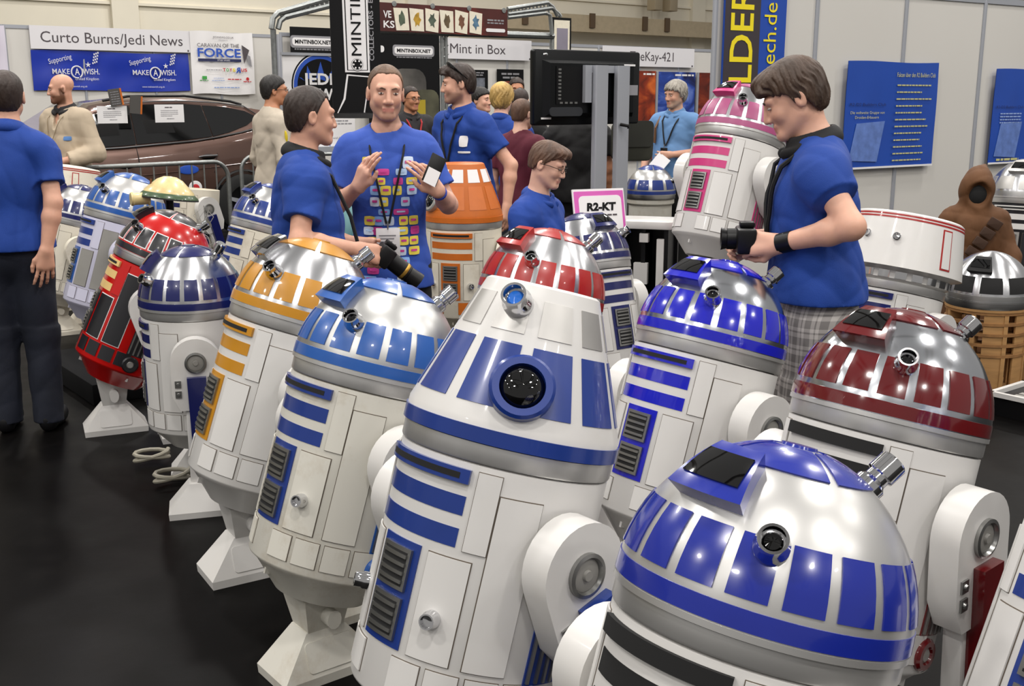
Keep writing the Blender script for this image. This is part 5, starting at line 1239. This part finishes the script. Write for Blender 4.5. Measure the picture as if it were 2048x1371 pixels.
e.tube([(-0.018, -0.052, 0.134), (0.018, -0.052, 0.134)], 0.005, 6); e.build('sunglasses', M_lens, P7['root'], P7['HMM'])
lanyard(P6, 1.22, 0.0, mat('lanyard_red', '#a81a20', 0.6), 0.009)
lanyard(P14, 1.20, -0.02, C_black, 0.007, (0.07, 0.09, M_blackpl))
strap(P14, [(-0.10, 0.05, 1.49), (-0.125, -0.06, 1.46), (-0.14, -0.135, 1.36), (-0.15, -0.12, 1.22)], mat('strap_tan', '#6b4a2c', 0.6), 0.012)
lanyard(P2, 1.16, -0.05, mat('cord_tan', '#8a7a60', 0.7), 0.003, (0.07, 0.085, M_paper))
cloth_patch(P2, 0.09, 0.15, 1.24, 1.275, mat('patch_blue', '#4a76b0', 0.6), 'name_patch')
MB().lathe([(0.185, 0), (0.192, 0.0), (0.192, 0.07), (0.185, 0.07)], 28, T(0, -0.01, 0.93) @ Matrix.Diagonal((1.08, 0.86, 1, 1))).build('belt', mat('belt_brown', '#2c1d16', 0.5), P2['root'])
MB().lathe([(0.177, 0), (0.184, 0.0), (0.184, 0.04), (0.177, 0.04)], 28, T(0, 0.0, 0.965) @ Matrix.Diagonal((1.0, 0.80, 1, 1))).build('belt', C_black, P1['root'])
lf = held(P14, P14['arms'][1]['w']+np.array((-0.06, -0.06, -0.06)), 'leaflet', 'white leaflet in the grey-haired man hand', 'leaflet', R(10), R(-20), R(35)); MB().box(-0.07, 0.07, -0.002, 0.002, -0.15, 0.06).build('sheet', M_paper, lf)
hh = held(P2, P2['arms'][-1]['w']+np.array((0.10, -0.06, 0.03)), 'hand_prop', 'small dark and orange gadget in the bearded man hands', 'gadget', 0, R(90), R(80)); MB().lathe([(0, -0.08), (0.016, -0.08), (0.016, 0.0), (0.02, 0.01), (0.02, 0.07), (0, 0.07)], 14).build('grip', M_blackpl, hh); MB().lathe([(0.0205, 0.02), (0.0215, 0.02), (0.0215, 0.05), (0.0205, 0.05)], 14).build('band', M_orange, hh)
e = MB(); e.sphere((0, 0, 0), (0.04, 0.01, 0.055), 12, 8); e.build('sleeve_patch', mat('patch_yellow', '#c9b21e', 0.7), P3['root'], T(-0.245, 0.02, 1.30))

# ================================================================ brown car behind the barrier
PC = Plane(250, 13.0)
c0 = PC.hit(250, 300)
CM = Matrix(((PC.d.x, -PC.n.x, 0, c0.x), (PC.d.y, -PC.n.y, 0, c0.y), (0, 0, 1, 0), (0, 0, 0, 1)))
car = empty('car', M=CM); tag(car, 'brown metallic estate car with dark windows behind the barrier', 'car')
M_paint = mat('brown_metallic_paint', '#5f463d', 0.3, 0.5, coat=0.9, noise=0.03, nscale=2)
M_glass = mat('dark_car_glass', '#07080a', 0.04, coat=0.8)
belt = lerp([-2.2, -1.9, -1.1, 0, 0.9, 1.4, 1.8, 2.2], [0.80, 0.92, 1.04, 1.07, 1.13, 1.20, 1.30, 1.28])
roof = lerp([-1.15, -0.7, -0.25, 0.2, 0.8, 1.4, 1.9, 2.2], [1.05, 1.33, 1.58, 1.665, 1.675, 1.63, 1.52, 1.30])
Wd = 1.86
def section(x):
    bl = belt(x); e_ = 0.0 if -1.7 < x < 1.8 else (0.16*((abs(x)-1.7)/0.5)**2)
    near = [(0.10+e_, 0.27), (0.03+e_, 0.36), (0.0+e_, 0.55), (-0.01+e_, 0.78), (0.015+e_, bl-0.13), (0.05+e_, bl-0.02), (0.07+e_, bl)]
    return near + [(Wd/2, bl+0.03)] + [(Wd-y, z) for y, z in reversed(near)]
xs = [-2.2, -2.12, -1.95, -1.7, -1.4, -1.1, -0.7, -0.3, 0, 0.4, 0.8, 1.2, 1.6, 1.9, 2.1, 2.2]
b = MB(); K = len(section(0))
vs = [(x, y, z) for x in xs for (y, z) in section(x)]
fs = [(i*K+j, i*K+j+1, (i+1)*K+j+1, (i+1)*K+j) for i in range(len(xs)-1) for j in range(K-1)] + [tuple(range(K)), tuple((len(xs)-1)*K+j for j in range(K-1, -1, -1))] + [((i+1)*K, (i+1)*K+K-1, i*K+K-1, i*K) for i in range(len(xs)-1)]
b.add(vs, fs); b.build('body_shell', M_paint, car, smooth=50)
def gsec(x):
    bl = belt(x)+0.0; rf = max(roof(x), bl+0.02); t = (rf-bl)
    n_ = [(0.075, bl-0.02), (0.075+0.10*min(1, t/0.5), bl+t*0.45), (0.075+0.19*min(1, t/0.5), bl+t*0.86), (0.42, rf-0.01)]
    return n_ + [(Wd/2, rf)] + [(Wd-y, z) for y, z in reversed(n_)]
gx = [-1.15, -0.9, -0.7, -0.45, -0.25, 0.0, 0.4, 0.8, 1.2, 1.6, 1.9, 2.1, 2.2]; K2 = len(gsec(0))
b = MB(); b.add([(x, y, z) for x in gx for (y, z) in gsec(x)], [(i*K2+j, i*K2+j+1, (i+1)*K2+j+1, (i+1)*K2+j) for i in range(len(gx)-1) for j in range(K2-1)])
b.build('cabin', M_paint, car, smooth=50)
def gpt(x, v, o=0.012):
    bl = belt(x); rf = max(roof(x), bl+0.02); t = rf-bl
    return (x, 0.075+0.10*min(1, t/0.5)*min(1, v/0.45)+max(0, (v-0.45)/0.41)*0.09*min(1, t/0.5)-o, bl+t*v)
def window(nm, pts_lo, pts_hi, o=0.012):
    n = len(pts_lo); m_ = 4; vs = []
    for j in range(m_+1):
        for i in range(n):
            x = pts_lo[i][0]+(pts_hi[i][0]-pts_lo[i][0])*j/m_; v = pts_lo[i][1]+(pts_hi[i][1]-pts_lo[i][1])*j/m_; vs.append(gpt(x, v, o))
    fs = [(j*n+i, j*n+i+1, (j+1)*n+i+1, (j+1)*n+i) for j in range(m_) for i in range(n-1)]
    return MB().add(vs, fs).build(nm, M_glass, car)
window('side_window', [(-0.85, 0.06), (-0.4, 0.06), (0.0, 0.06), (0.165, 0.06)], [(-0.82, 0.1), (-0.3, 0.80), (0.05, 0.84), (0.165, 0.84)])
window('side_window', [(0.175, 0.06), (0.5, 0.06), (0.8, 0.06), (1.12, 0.06)], [(0.175, 0.84), (0.5, 0.84), (0.8, 0.84), (1.06, 0.82)])
window('side_window', [(1.13, 0.06), (1.35, 0.10), (1.6, 0.22), (1.72, 0.44)], [(1.07, 0.82), (1.35, 0.80), (1.6, 0.72), (1.74, 0.50)])
b = MB(); b.add([(-1.08, 0.16, 1.09), (-1.08, Wd-0.16, 1.09), (-0.30, Wd-0.34, 1.585), (-0.30, 0.34, 1.585)], [(0, 3, 2, 1)]); b.build('windscreen', M_glass, car, T(-0.012, 0, 0.012))
MB().tube([gpt(x, 0.02, 0.018) for x in (-0.9, -0.4, 0, 0.5, 0.9, 1.2, 1.5, 1.7)] + [gpt(1.78, 0.46, 0.018)], 0.012, 8).build('chrome_strip', M_chrome, car)
MB().tube([gpt(x, 0.90, 0.018) for x in (-0.25, 0.1, 0.5, 0.9, 1.3, 1.6)] + [gpt(1.78, 0.50, 0.018)], 0.008, 8).build('chrome_strip', M_chrome, car)
MB().tube([(-0.1, 0.36, 1.62), (0.2, 0.35, 1.672), (0.9, 0.35, 1.678), (1.5, 0.36, 1.61), (1.65, 0.37, 1.57)], 0.016, 8).build('roof_rail', M_blackpl, car)
for x in (0.0, 1.02):
    hz = belt(x)-0.20; b = MB(); b.tube([(x-0.12, -0.005, hz), (x-0.09, -0.045, hz+0.01), (x+0.09, -0.045, hz+0.015), (x+0.12, -0.005, hz+0.01)], [0.012, 0.016, 0.016, 0.012], 8); b.build('door_handle', M_chrome, car)
    MB().sphere((x, -0.002, hz), (0.10, 0.01, 0.035), 14, 8).build('handle_recess', M_blackpl, car)
for pts in ([(0.16, -0.012, 0.45), (0.16, -0.014, 0.8), (0.16, 0.01, 0.95), (0.155, 0.06, 1.08)], [(1.08, -0.008, 0.75), (1.14, 0.012, 0.98), (1.12, 0.06, 1.16)], [(-0.95, -0.008, 0.5), (-0.97, -0.008, 0.8), (-0.93, 0.05, 1.02)]):
    MB().tube(pts, 0.005, 6).build('door_seam', M_blackpl, car)
MB().tube([(-0.85, -0.014, 0.72), (0.3, -0.016, 0.76), (1.6, -0.012, 0.86)], 0.006, 6).build('crease', M_paint, car)
for x in (-1.30, 1.45):
    b = MB(); b.lathe([(0.0, 0.0), (0.42, 0.0), (0.42, 0.03), (0.40, 0.04)], 36, T(x, 0.0, 0.36) @ RX(R(90))); b.build('wheel_arch', M_blackpl, car, T(0, -0.002, 0))
    w_ = MB().lathe([(0.22, -0.2), (0.34, -0.2), (0.36, -0.16), (0.36, 0.02), (0.33, 0.045), (0.22, 0.045)], 36, T(x, 0.02, 0.362) @ RX(R(90))).build('wheel', mat('tyre', '#141414', 0.8), car, T(0, -0.035, 0))
    b = MB()
    for k in range(5): b.prism([(-0.035, 0.0), (0.035, 0.0), (0.02, 0.22), (-0.02, 0.22)], 0.0, 0.02, T(x, 0.0, 0.362) @ RX(R(90)) @ RZ(R(72*k)))
    b.lathe([(0, 0.025), (0.05, 0.02), (0.05, 0)], 16, T(x, 0.0, 0.362) @ RX(R(90))); b.build('rim', M_alu, w_, T(0, -0.012, 0))
MB().prism(rrect(0.30, 0.42, 0.60, 0.70, 0.01), -0.020, -0.016, axis='y').build('decal', M_green, car); scr = MB().box(0.24, 0.52, -0.02, -0.016, 0.55, 0.58); scr.build('decal', M_green, car)
MB().sphere((0.82, -0.022, 0.58), (0.085, 0.006, 0.085), 20, 10).build('decal', M_paper, car); MB().sphere((0.82, -0.028, 0.575), (0.05, 0.005, 0.05), 16, 8).build('decal', M_red, car); MB().box(0.70, 1.0, -0.02, -0.016, 0.43, 0.47).build('decal', M_red, car)
MB().sphere((0.75, -0.018, 0.80), (0.13, 0.004, 0.055), 18, 8).build('decal', M_pblue, car)
for (x0, x1, yt, yb, lab) in ((196, 256, 212, 247, 'white printed notice on the front car window'), (311, 369, 209, 245, 'white printed notice on the rear car window')):
    s, wv, hv = board('notice', PC, x0, yt, x1, yb, M_paper, 0.03, th=0.003, label=lab, cat='notice')
    for q in range(4): scribble(s, wv*0.2, hv*(0.66-0.1*q), wv*(0.6 if q < 3 else 0.4), hv*0.025, M_grey)
    scribble(s, wv*0.35, hv*0.82, wv*0.25, hv*0.05, M_dkgrey); scribble(s, wv*0.4, hv*0.2, wv*0.25, hv*0.03, M_grey)
for (x0, x1, yt, yb, tl, lab) in ((223, 249, 179, 213, 8, 'slanted grey leaflet with orange edge on the car roof edge'), (260, 284, 190, 226, -6, 'plain grey booklet with orange edge beside the car window')):
    M_, wv, hv = PC.rect(x0, yt, x1, yb, 0.06)
    s = empty('booklet', M=M_ @ RZ(R(tl))); tag(s, lab, 'booklet'); MB().box(0, wv, 0, hv, -0.02, 0).build('cover', mat('booklet_grey', '#4a4744', 0.5), s); MB().box(wv*0.86, wv, 0, hv, 0, 0.003).build('edge_band', M_orange, s)
    if x0 < 240:
        for q in range(6): scribble(s, wv*0.1, hv*(0.1+0.14*q), wv*0.65, hv*0.04, M_grey)

# ================================================================ barriers
def barrier(A, B, label, z=1.05):
    A = Vector((A.x, A.y, 0)); B = Vector((B.x, B.y, 0)); L = (B-A).length; d = (B-A)/L; n = d.cross(Vector((0, 0, 1)))
    o = empty('crowd_barrier', M=Matrix(((d.x, n.x, 0, A.x), (d.y, n.y, 0, A.y), (0, 0, 1, 0), (0, 0, 0, 1)))); tag(o, label, 'barrier', 'steel crowd barriers')
    r = 0.16; pts = [(0, 0, 0.18)] + [(r-r*math.cos(R(a)), 0, z-r+r*math.sin(R(a))) for a in range(0, 91, 15)] + [(L-r+r*math.sin(R(a)), 0, z-r+r*math.cos(R(a))) for a in range(0, 91, 15)] + [(L, 0, 0.18)]
    MB().tube(pts, 0.021, 10).build('frame', M_steel, o); MB().tube([(0, 0, 0.2), (L, 0, 0.2)], 0.016, 8).build('lower_rail', M_steel, o)
    n_ = int(L/0.125); bar = MB().tube([(0, 0, 0.2), (0, 0, z-0.01)], 0.008, 8).mesh('bar', M_steel)
    for i in range(1, n_): put('bar', bar, o, T(L*i/n_, 0, 0))
    for x in (0.25, L-0.25): MB().tube([(x, -0.28, 0.0), (x, -0.24, 0.05), (x, 0, 0.2), (x, 0.24, 0.05), (x, 0.28, 0.0)], 0.018, 8).build('stand', M_steel, o)
barrier(at_z(20, 342, 1.05), at_z(455, 322, 1.05), 'steel crowd barrier in front of the brown car')
barrier(at_z(481, 311, 1.05), at_z(735, 306, 1.05), 'steel crowd barrier behind the man in black collar')
barrier(at_z(745, 303, 1.05), at_z(1000, 300, 1.05), 'steel crowd barrier mostly hidden behind the T-shirt man')

# ================================================================ big screen seen from behind
PV = Plane(1068, 7.6)
M_, wv, hv = PV.rect(1068, 97, 1277, 251)
tv = empty('flat_screen', M=M_); tag(tv, 'large black flat screen seen from behind on two silver posts', 'screen')
M_tv = mat('screen_black', '#06080a', 0.35, spec=0.3)
MB().prism(rrect(0, wv, 0, hv, 0.02), -0.05, 0.0).build('case', M_tv, tv, bevel=0.008)
MB().frustum((wv*0.07, wv*0.93, hv*0.10, hv*0.86), (wv*0.11, wv*0.90, hv*0.16, hv*0.82), 0, 0.04).build('rear_cover', M_tv, tv, smooth=0)
MB().box(wv*0.16, wv*0.40, hv*0.28, hv*0.78, 0.04, 0.045).build('port_panel', M_blackpl, tv)
for q in range(9): MB().box(wv*0.175, wv*0.20, hv*(0.34+0.048*q), hv*(0.365+0.048*q), 0.045, 0.05).build('port', M_grill, tv)
for q in range(4): MB().box(wv*(0.19+0.045*q), wv*(0.215+0.045*q), hv*0.285, hv*0.31, 0.045, 0.05).build('port', M_grill, tv)
MB().prism(rrect(wv*0.1, wv*0.40, hv*0.12, hv*0.24, 0.03), 0.04, 0.05).build('cable_cover', mat('screen_grey', '#2a2c30', 0.4), tv)
MB().box(wv*0.40, wv*0.46, hv*0.30, hv*0.80, 0.045, 0.075).build('bracket', M_alu, tv); MB().box(wv*0.46, wv*0.76, hv*0.70, hv*0.80, 0.045, 0.07).build('bracket', M_alu, tv)
MB().box(wv*0.84, wv*0.94, hv*0.40, hv*0.54, 0.042, 0.044).build('type_label', M_grey, tv); MB().box(wv*0.80, wv*0.91, hv*0.80, hv*0.825, 0.042, 0.044).build('type_label', M_paper, tv); MB().box(wv*0.06, wv*0.15, hv*0.08, hv*0.105, 0.002, 0.004).build('type_label', M_paper, tv)
MB().sphere((wv*0.10, hv*0.93, 0.0), (0.022, 0.012, 0.006), 12, 6).build('screw_cap', M_chrome, tv)
zb = M_[2][3]
for x in (0.47, 0.68):
    MB().prism(rrect(wv*x, wv*(x+0.12), 0.06, 0.11, 0.012), -hv*0.80, zb, Matrix(((1, 0, 0, 0), (0, 0, -1, 0), (0, 1, 0, 0), (0, 0, 0, 1)))).build('post', M_alu, tv)
MB().box(wv*0.2, wv*1.0, -zb, -zb+0.04, -0.3, 0.35).build('base_plate', M_blackpl, tv)
MB().tube([(wv*0.70, hv*0.0, 0.12), (wv*0.73, -hv*0.02, 0.17), (wv*0.735, -hv*0.05, 0.17)], 0.012, 8).build('clamp_lever', M_blackpl, tv)
# shoulder bag behind it
bgp = at_y(1264, 280, 8.7); bag = empty('shoulder_bag', bgp, R(20)); tag(bag, 'dark olive shoulder bag hanging below the big screen', 'bag')
MB().prism(rrect(-0.16, 0.16, -0.16, 0.14, 0.05), -0.06, 0.06, axis='y').build('pouch', mat('olive_cloth', '#2f3026', 0.7, noise=0.2), bag, bevel=0.015); MB().prism(rrect(-0.15, 0.15, -0.05, 0.15, 0.04), -0.075, -0.06, axis='y').build('flap', mat('olive_dark', '#23241d', 0.7), bag); MB().tube([(-0.14, 0, 0.1), (-0.25, 0.05, 0.35), (-0.35, 0.05, 0.55)], 0.015, 6).build('strap', C_black, bag)

# ================================================================ remaining exhibits
# name card beside the pink robot
d6 = Vector((0.93, 0.37, 0)); P6c = Plane(1150, 5.75, d6)
M_, wv, hv = P6c.rect(1152, 378, 1254, 466)
cardm = mat('card_pink', '#d05ab0', 0.5)
s = empty('name_card', M=M_ @ RX(R(-14))); tag(s, 'pink-bordered white name card on a stand behind the domes', 'sign')
MB().box(0, wv, 0, hv, -0.012, 0).build('board', M_paper, s); MB().prism(rrect(0.006, wv-0.006, 0.006, hv-0.012, 0.004), 0, 0.002).build('border', cardm, s)
MB().prism(rrect(wv*0.10, wv*0.93, hv*0.02, hv*0.84, 0.025), 0.002, 0.004).build('white_field', M_paper, s)
text('R2-KT', s, wv*0.24, hv*0.50, 0.006, h=hv*0.17, wid=wv*0.58, m=M_black, bold=0.05, shear=0.1); scribble(s, wv*0.20, hv*0.37, wv*0.62, hv*0.035, M_dkgrey, 0.006); scribble(s, wv*0.20, hv*0.27, wv*0.5, hv*0.035, M_dkgrey, 0.006)
MB().tube([(wv/2, 0.02, -0.03), (wv/2, -M_[2][3]*0.98, -0.03)], 0.012, 8).build('stand_pole', M_grill, s)

# podium of the raised pink robot
pk = [o for o in COL.objects if o.get('label', '').startswith('pink and white robot')][0]
MB().box(-0.38, 0.38, -0.24, 0.60, 0.0, 0.609).build('podium', M_blackcloth, None, T(pk.location.x, pk.location.y, 0) @ RZ(pk.rotation_euler.z), bevel=0.01)
tag(bpy.data.objects['podium'], 'black cloth-covered podium under the pink robot', 'podium')

# open black cabinet with white rim and a dome head on a white collar
cb = at_y(1296, 437, 6.3); o = empty('open_cabinet', (cb.x, cb.y, 0), R(-18)); tag(o, 'open black cabinet with white rim beside the pink robot', 'cabinet')
ht = cb.z
for x in (-0.14, 0.0, 0.13): MB().box(x-0.012, x+0.012, -0.12, 0.12, 0.0, ht-0.04).build('upright', M_blackpl, o)
MB().box(-0.16, 0.16, 0.10, 0.13, 0, ht-0.04).build('back_panel', M_blackpl, o); MB().prism(rrect(-0.17, 0.17, -0.15, 0.14, 0.03), ht-0.045, ht).build('top_rim', M_rwhite, o, bevel=0.006)
for (x0, x1, z0, z1) in ((-0.05, 0.03, ht-0.36, ht-0.24), (-0.06, 0.0, ht-0.45, ht-0.37), (0.08, 0.12, ht-0.5, ht-0.1), (-0.02, 0.03, ht-0.12, ht-0.07)): MB().box(x0, x1, -0.14, -0.10, z0, z1).build('white_block', M_rwhite, o)
MB().box(-0.16, 0.16, -0.13, 0.13, ht-0.58, ht-0.56).build('shelf', M_blackpl, o)
dh = at_z(1301, 396, 0.74); o = empty('dome_head', (dh.x, dh.y, 0), R(28)); tag(o, 'silver and blue dome head resting on a white pedestal below the big screen', 'robot head')
make_dome(o, T(0, 0, 0.74), M_dull, M_blue, M_blue, M_dull, visor=False, npan=10)
MB().lathe([(0, 0), (0.26, 0), (0.24, 0.03), (0.20, 0.06), (0.20, 0.68), (0.22, 0.7), (0.22, 0.739), (0, 0.739)], 40).build('pedestal', M_rworn, o)

# silver dome on a bare plywood frame
M_ply = mat('plywood', '#a87f4f', 0.6, noise=0.15, nscale=6, stretch=(1, 1, 8)); M_ply2 = mat('plywood_edge', '#8a6238', 0.7, noise=0.2, nscale=20)
wf = at_z(1975, 600, 0.52); o = empty('plywood_robot', (wf.x, wf.y, 0), R(-40)); tag(o, 'unfinished robot of silver dome on a bare plywood frame', 'robot')
make_dome(o, T(0, 0, 0.50), M_brush, M_gap, M_dull, M_dull, visor=True, npan=9, crown=False, stud=False, visor_m=M_gap)
for z in (0.47, 0.41, 0.35, 0.29, 0.23): MB().lathe([(0.16, z), (0.225, z), (0.225, z+0.016), (0.16, z+0.016)], 40).build('rib', M_ply2, o)
for a in range(0, 360, 45): MB().box(-0.012, 0.012, -0.224, -0.15, 0.03, 0.49).build('upright', M_ply, o, RZ(R(a)))
for a in (30, 78): 
    b = MB(); patch(b, cyl_prof(0.215), R(-16), R(16), 0.05, 0.47, -0.008, 0.004, 6, 1); b.build('plywood_skin', M_ply, o, RZ(R(a)))
MB().lathe([(0, 0.03), (0.24, 0.03), (0.24, 0.0), (0, 0.0)], 40).build('base_disc', M_ply, o); MB().lathe([(0, 0.486), (0.228, 0.486), (0.228, 0.499), (0, 0.499)], 40).build('top_disc', M_ply, o)
robot('unpainted black robot with plain silver dome behind the plywood one', 2046, 408, 1.06, yaw=-40, tilt=6, body=M_rblack, acc=M_silver, domem=M_brush, stripe=M_dull, bars=M_rwhite, zr=0.90, cover=M_rblack, legs=(), opts=dict(npan=9))
bxp = at_z(2010, 765, 0.0); o = empty('wooden_crate', (bxp.x+0.42, bxp.y+0.10, 0), R(35)); tag(o, 'open pale wooden crate at the right edge', 'crate')
for q in range(4):
    MB().box(-0.24, 0.24, -0.25, -0.235, 0.0, 0.17).build('side_board', M_ply, o, RZ(R(90*q)))
MB().box(-0.235, 0.235, -0.235, 0.235, 0, 0.012).build('bottom_board', M_ply2, o)
tp_ = at_z(2035, 775, 0.12); o = empty('white_tray', (tp_.x+0.02, tp_.y-0.08, 0), R(38)); tag(o, 'white-framed tray of dark electronics at the right edge', 'tray')
MB().box(-0.16, 0.2, -0.12, 0.12, 0.0, 0.10).build('box', M_blackpl, o)
for (x0, x1, y0, y1) in ((-0.17, 0.21, -0.13, -0.105), (-0.17, 0.21, 0.105, 0.13), (-0.17, -0.145, -0.13, 0.13), (0.185, 0.21, -0.13, 0.13)): MB().box(x0, x1, y0, y1, 0.10, 0.125).build('rim_strip', M_rwhite, o)
for q in range(5): MB().box(-0.12+0.06*q, -0.08+0.06*q, -0.06+0.02*(q % 3), 0.02, 0.10, 0.115).build('component', M_greyp, o)

# brown hooded robe
hp_ = at_y(1944, 500, 7.0); o = empty('robed_mannequin', (hp_.x, hp_.y, 0), R(-14)); tag(o, 'small mannequin in a brown hooded robe with empty dark hood', 'mannequin')
C_robe = cloth('robe_brown', '#5a381a', 0.15); C_robe2 = cloth('robe_dark', '#3a2415', 0.2)
Fh = Field((-0.34, -0.26, 0.0), (0.34, 0.26, 1.30), 0.008)
Fh.cap((0, 0.02, 0.10), (0, 0.02, 0.55), 0.22, 0.17, k=0.06); Fh.ell((0, 0.01, 0.78), (0.175, 0.13, 0.22), 0.08); Fh.cap((-0.13, 0.02, 0.89), (0.13, 0.02, 0.89), 0.065, k=0.06)
for s in (-1, 1): Fh.cap((s*0.15, 0.02, 0.88), (s*0.22, -0.03, 0.65), 0.06, 0.065, k=0.04); Fh.cap((s*0.22, -0.03, 0.65), (s*0.20, -0.12, 0.50), 0.065, 0.08, k=0.03)
Fh.ell((0, 0.015, 1.08), (0.105, 0.125, 0.135), 0.05); Fh.cap((0.01, 0.05, 1.17), (0.05, 0.13, 1.21), 0.05, 0.02, k=0.05); Fh.ell((0, -0.12, 1.055), (0.072, 0.09, 0.088), 0.02, 's')
Fh.folds(0.008, 3); Fh.plane((0, 0, 0.005), (0, 0, -1)); Vv, Qq = Fh.mesh(); put('robe', npmesh('robe', Vv, Qq, C_robe), o)
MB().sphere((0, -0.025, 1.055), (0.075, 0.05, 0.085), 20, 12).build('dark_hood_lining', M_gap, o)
for q in range(6):
    t = q/5; x = 0.10-0.20*t; z = 0.88-0.30*t; MB().prism(rrect(-0.04, 0.04, -0.03, 0.03, 0.008), -0.03, 0.0, T(x, -0.115-0.02*math.sin(3.14*t), z) @ RY(R(30)), axis='y').build('pouch', C_robe2, o, bevel=0.006)

# cream dish-shaped head on a post
dp = at_y(338, 386, 6.2); o = empty('dish_head', (dp.x, dp.y, 0), R(-60)); tag(o, 'cream dish-shaped robot head with dark green rim on a thin post', 'robot head')
zc = dp.z; M_dish = mat('cream_gloss', '#d8c48c', 0.3, coat=0.4, noise=0.06, nscale=5, grime='#8a5a24', gamt=0.5, gscale=6); M_grn = mat('dark_green', '#2f4a26', 0.35, coat=0.3)
Mt = T(0, 0, zc) @ RX(R(-8))
MB().lathe([(0, 0.095), (0.035, 0.092), (0.07, 0.075), (0.105, 0.042), (0.135, 0.012), (0.14, 0.0)], 48).build('dish', M_dish, o, Mt)
MB().lathe([(0.139, 0.002), (0.162, -0.018), (0.164, -0.024)], 48).build('green_rim', M_grn, o, Mt); MB().lathe([(0.164, -0.024), (0.166, -0.032), (0.12, -0.034), (0.0, -0.03)], 48).build('underside', M_gap, o, Mt)
MB().lathe([(0, 0.0), (0.036, 0.0), (0.04, 0.01), (0.034, 0.02), (0.034, 0.09), (0.045, 0.1), (0, 0.1)], 24, T(0.02, -0.21, -0.052) @ RX(R(-82))).build('snout', M_dish, o, Mt)
MB().box(-0.005, 0.005, -0.108, -0.10, 0.03, 0.07).build('slit', mat('rust_mark', '#6a3a18', 0.7), o, Mt)
MB().tube([(0, 0, 0.0), (0, 0, zc-0.03)], 0.022, 10).build('post', M_blackpl, o); MB().lathe([(0, 0.03), (0.14, 0.02), (0.15, 0)], 28).build('base', M_blackpl, o)
# loose wires above the open robot body
wp = at_y(404, 372, 7.0)
wires = empty('wire_bundle', (wp.x, wp.y, 0.82)); tag(wires, 'thin loose wires hanging over the open robot body', 'wires')
rw_ = random.Random(5)
for q in range(4): MB().tube([(rw_.uniform(-0.03, 0.03), 0, 0.02)] + [(0.05*math.sin(t*1.7+q)+rw_.uniform(-0.02, 0.02), -0.02, 0.15-0.07*t+rw_.uniform(-0.02, 0.02)) for t in range(5)], 0.0025, 5).build('wire', M_greyp, wires)

# low black platform and cable loops on the floor
lp = at_z(188, 812, 0.0); N2 = Vector((WD.y, -WD.x, 0))
o = MB().box(0.0, 0.34, -1.0, 0.0, 0, 0.12).build('floor_platform', M_blackcloth, None, Matrix(((WD.x, -N2.x, 0, lp.x), (WD.y, -N2.y, 0, lp.y), (0, 0, 1, 0), (0, 0, 0, 1))) @ T(0, 1.0, 0), bevel=0.006); tag(o, 'low black box platform on the floor beside the red robot', 'platform')
for (px_, py_, lab) in ((303, 905, 'upper loops of grey cable on the floor by the upright robot'), (345, 945, 'lower loops of grey cable on the floor by the upright robot')):
    c = at_z(px_, py_, 0.06); pts = []
    for q in range(25):
        a = 2*math.pi*q/12; pts.append((0.075*math.cos(a), 0.04*math.sin(a), 0.012+0.05*(0.5+0.5*math.sin(a*0.5+0.6))+0.02*(q/24)))
    cc_ = MB().tube(pts, 0.010, 8).build('cable_loop', M_cable, None, T(c.x, c.y, 0.0) @ RZ(R(25))); tag(cc_, lab, 'cable')

flush_texts()
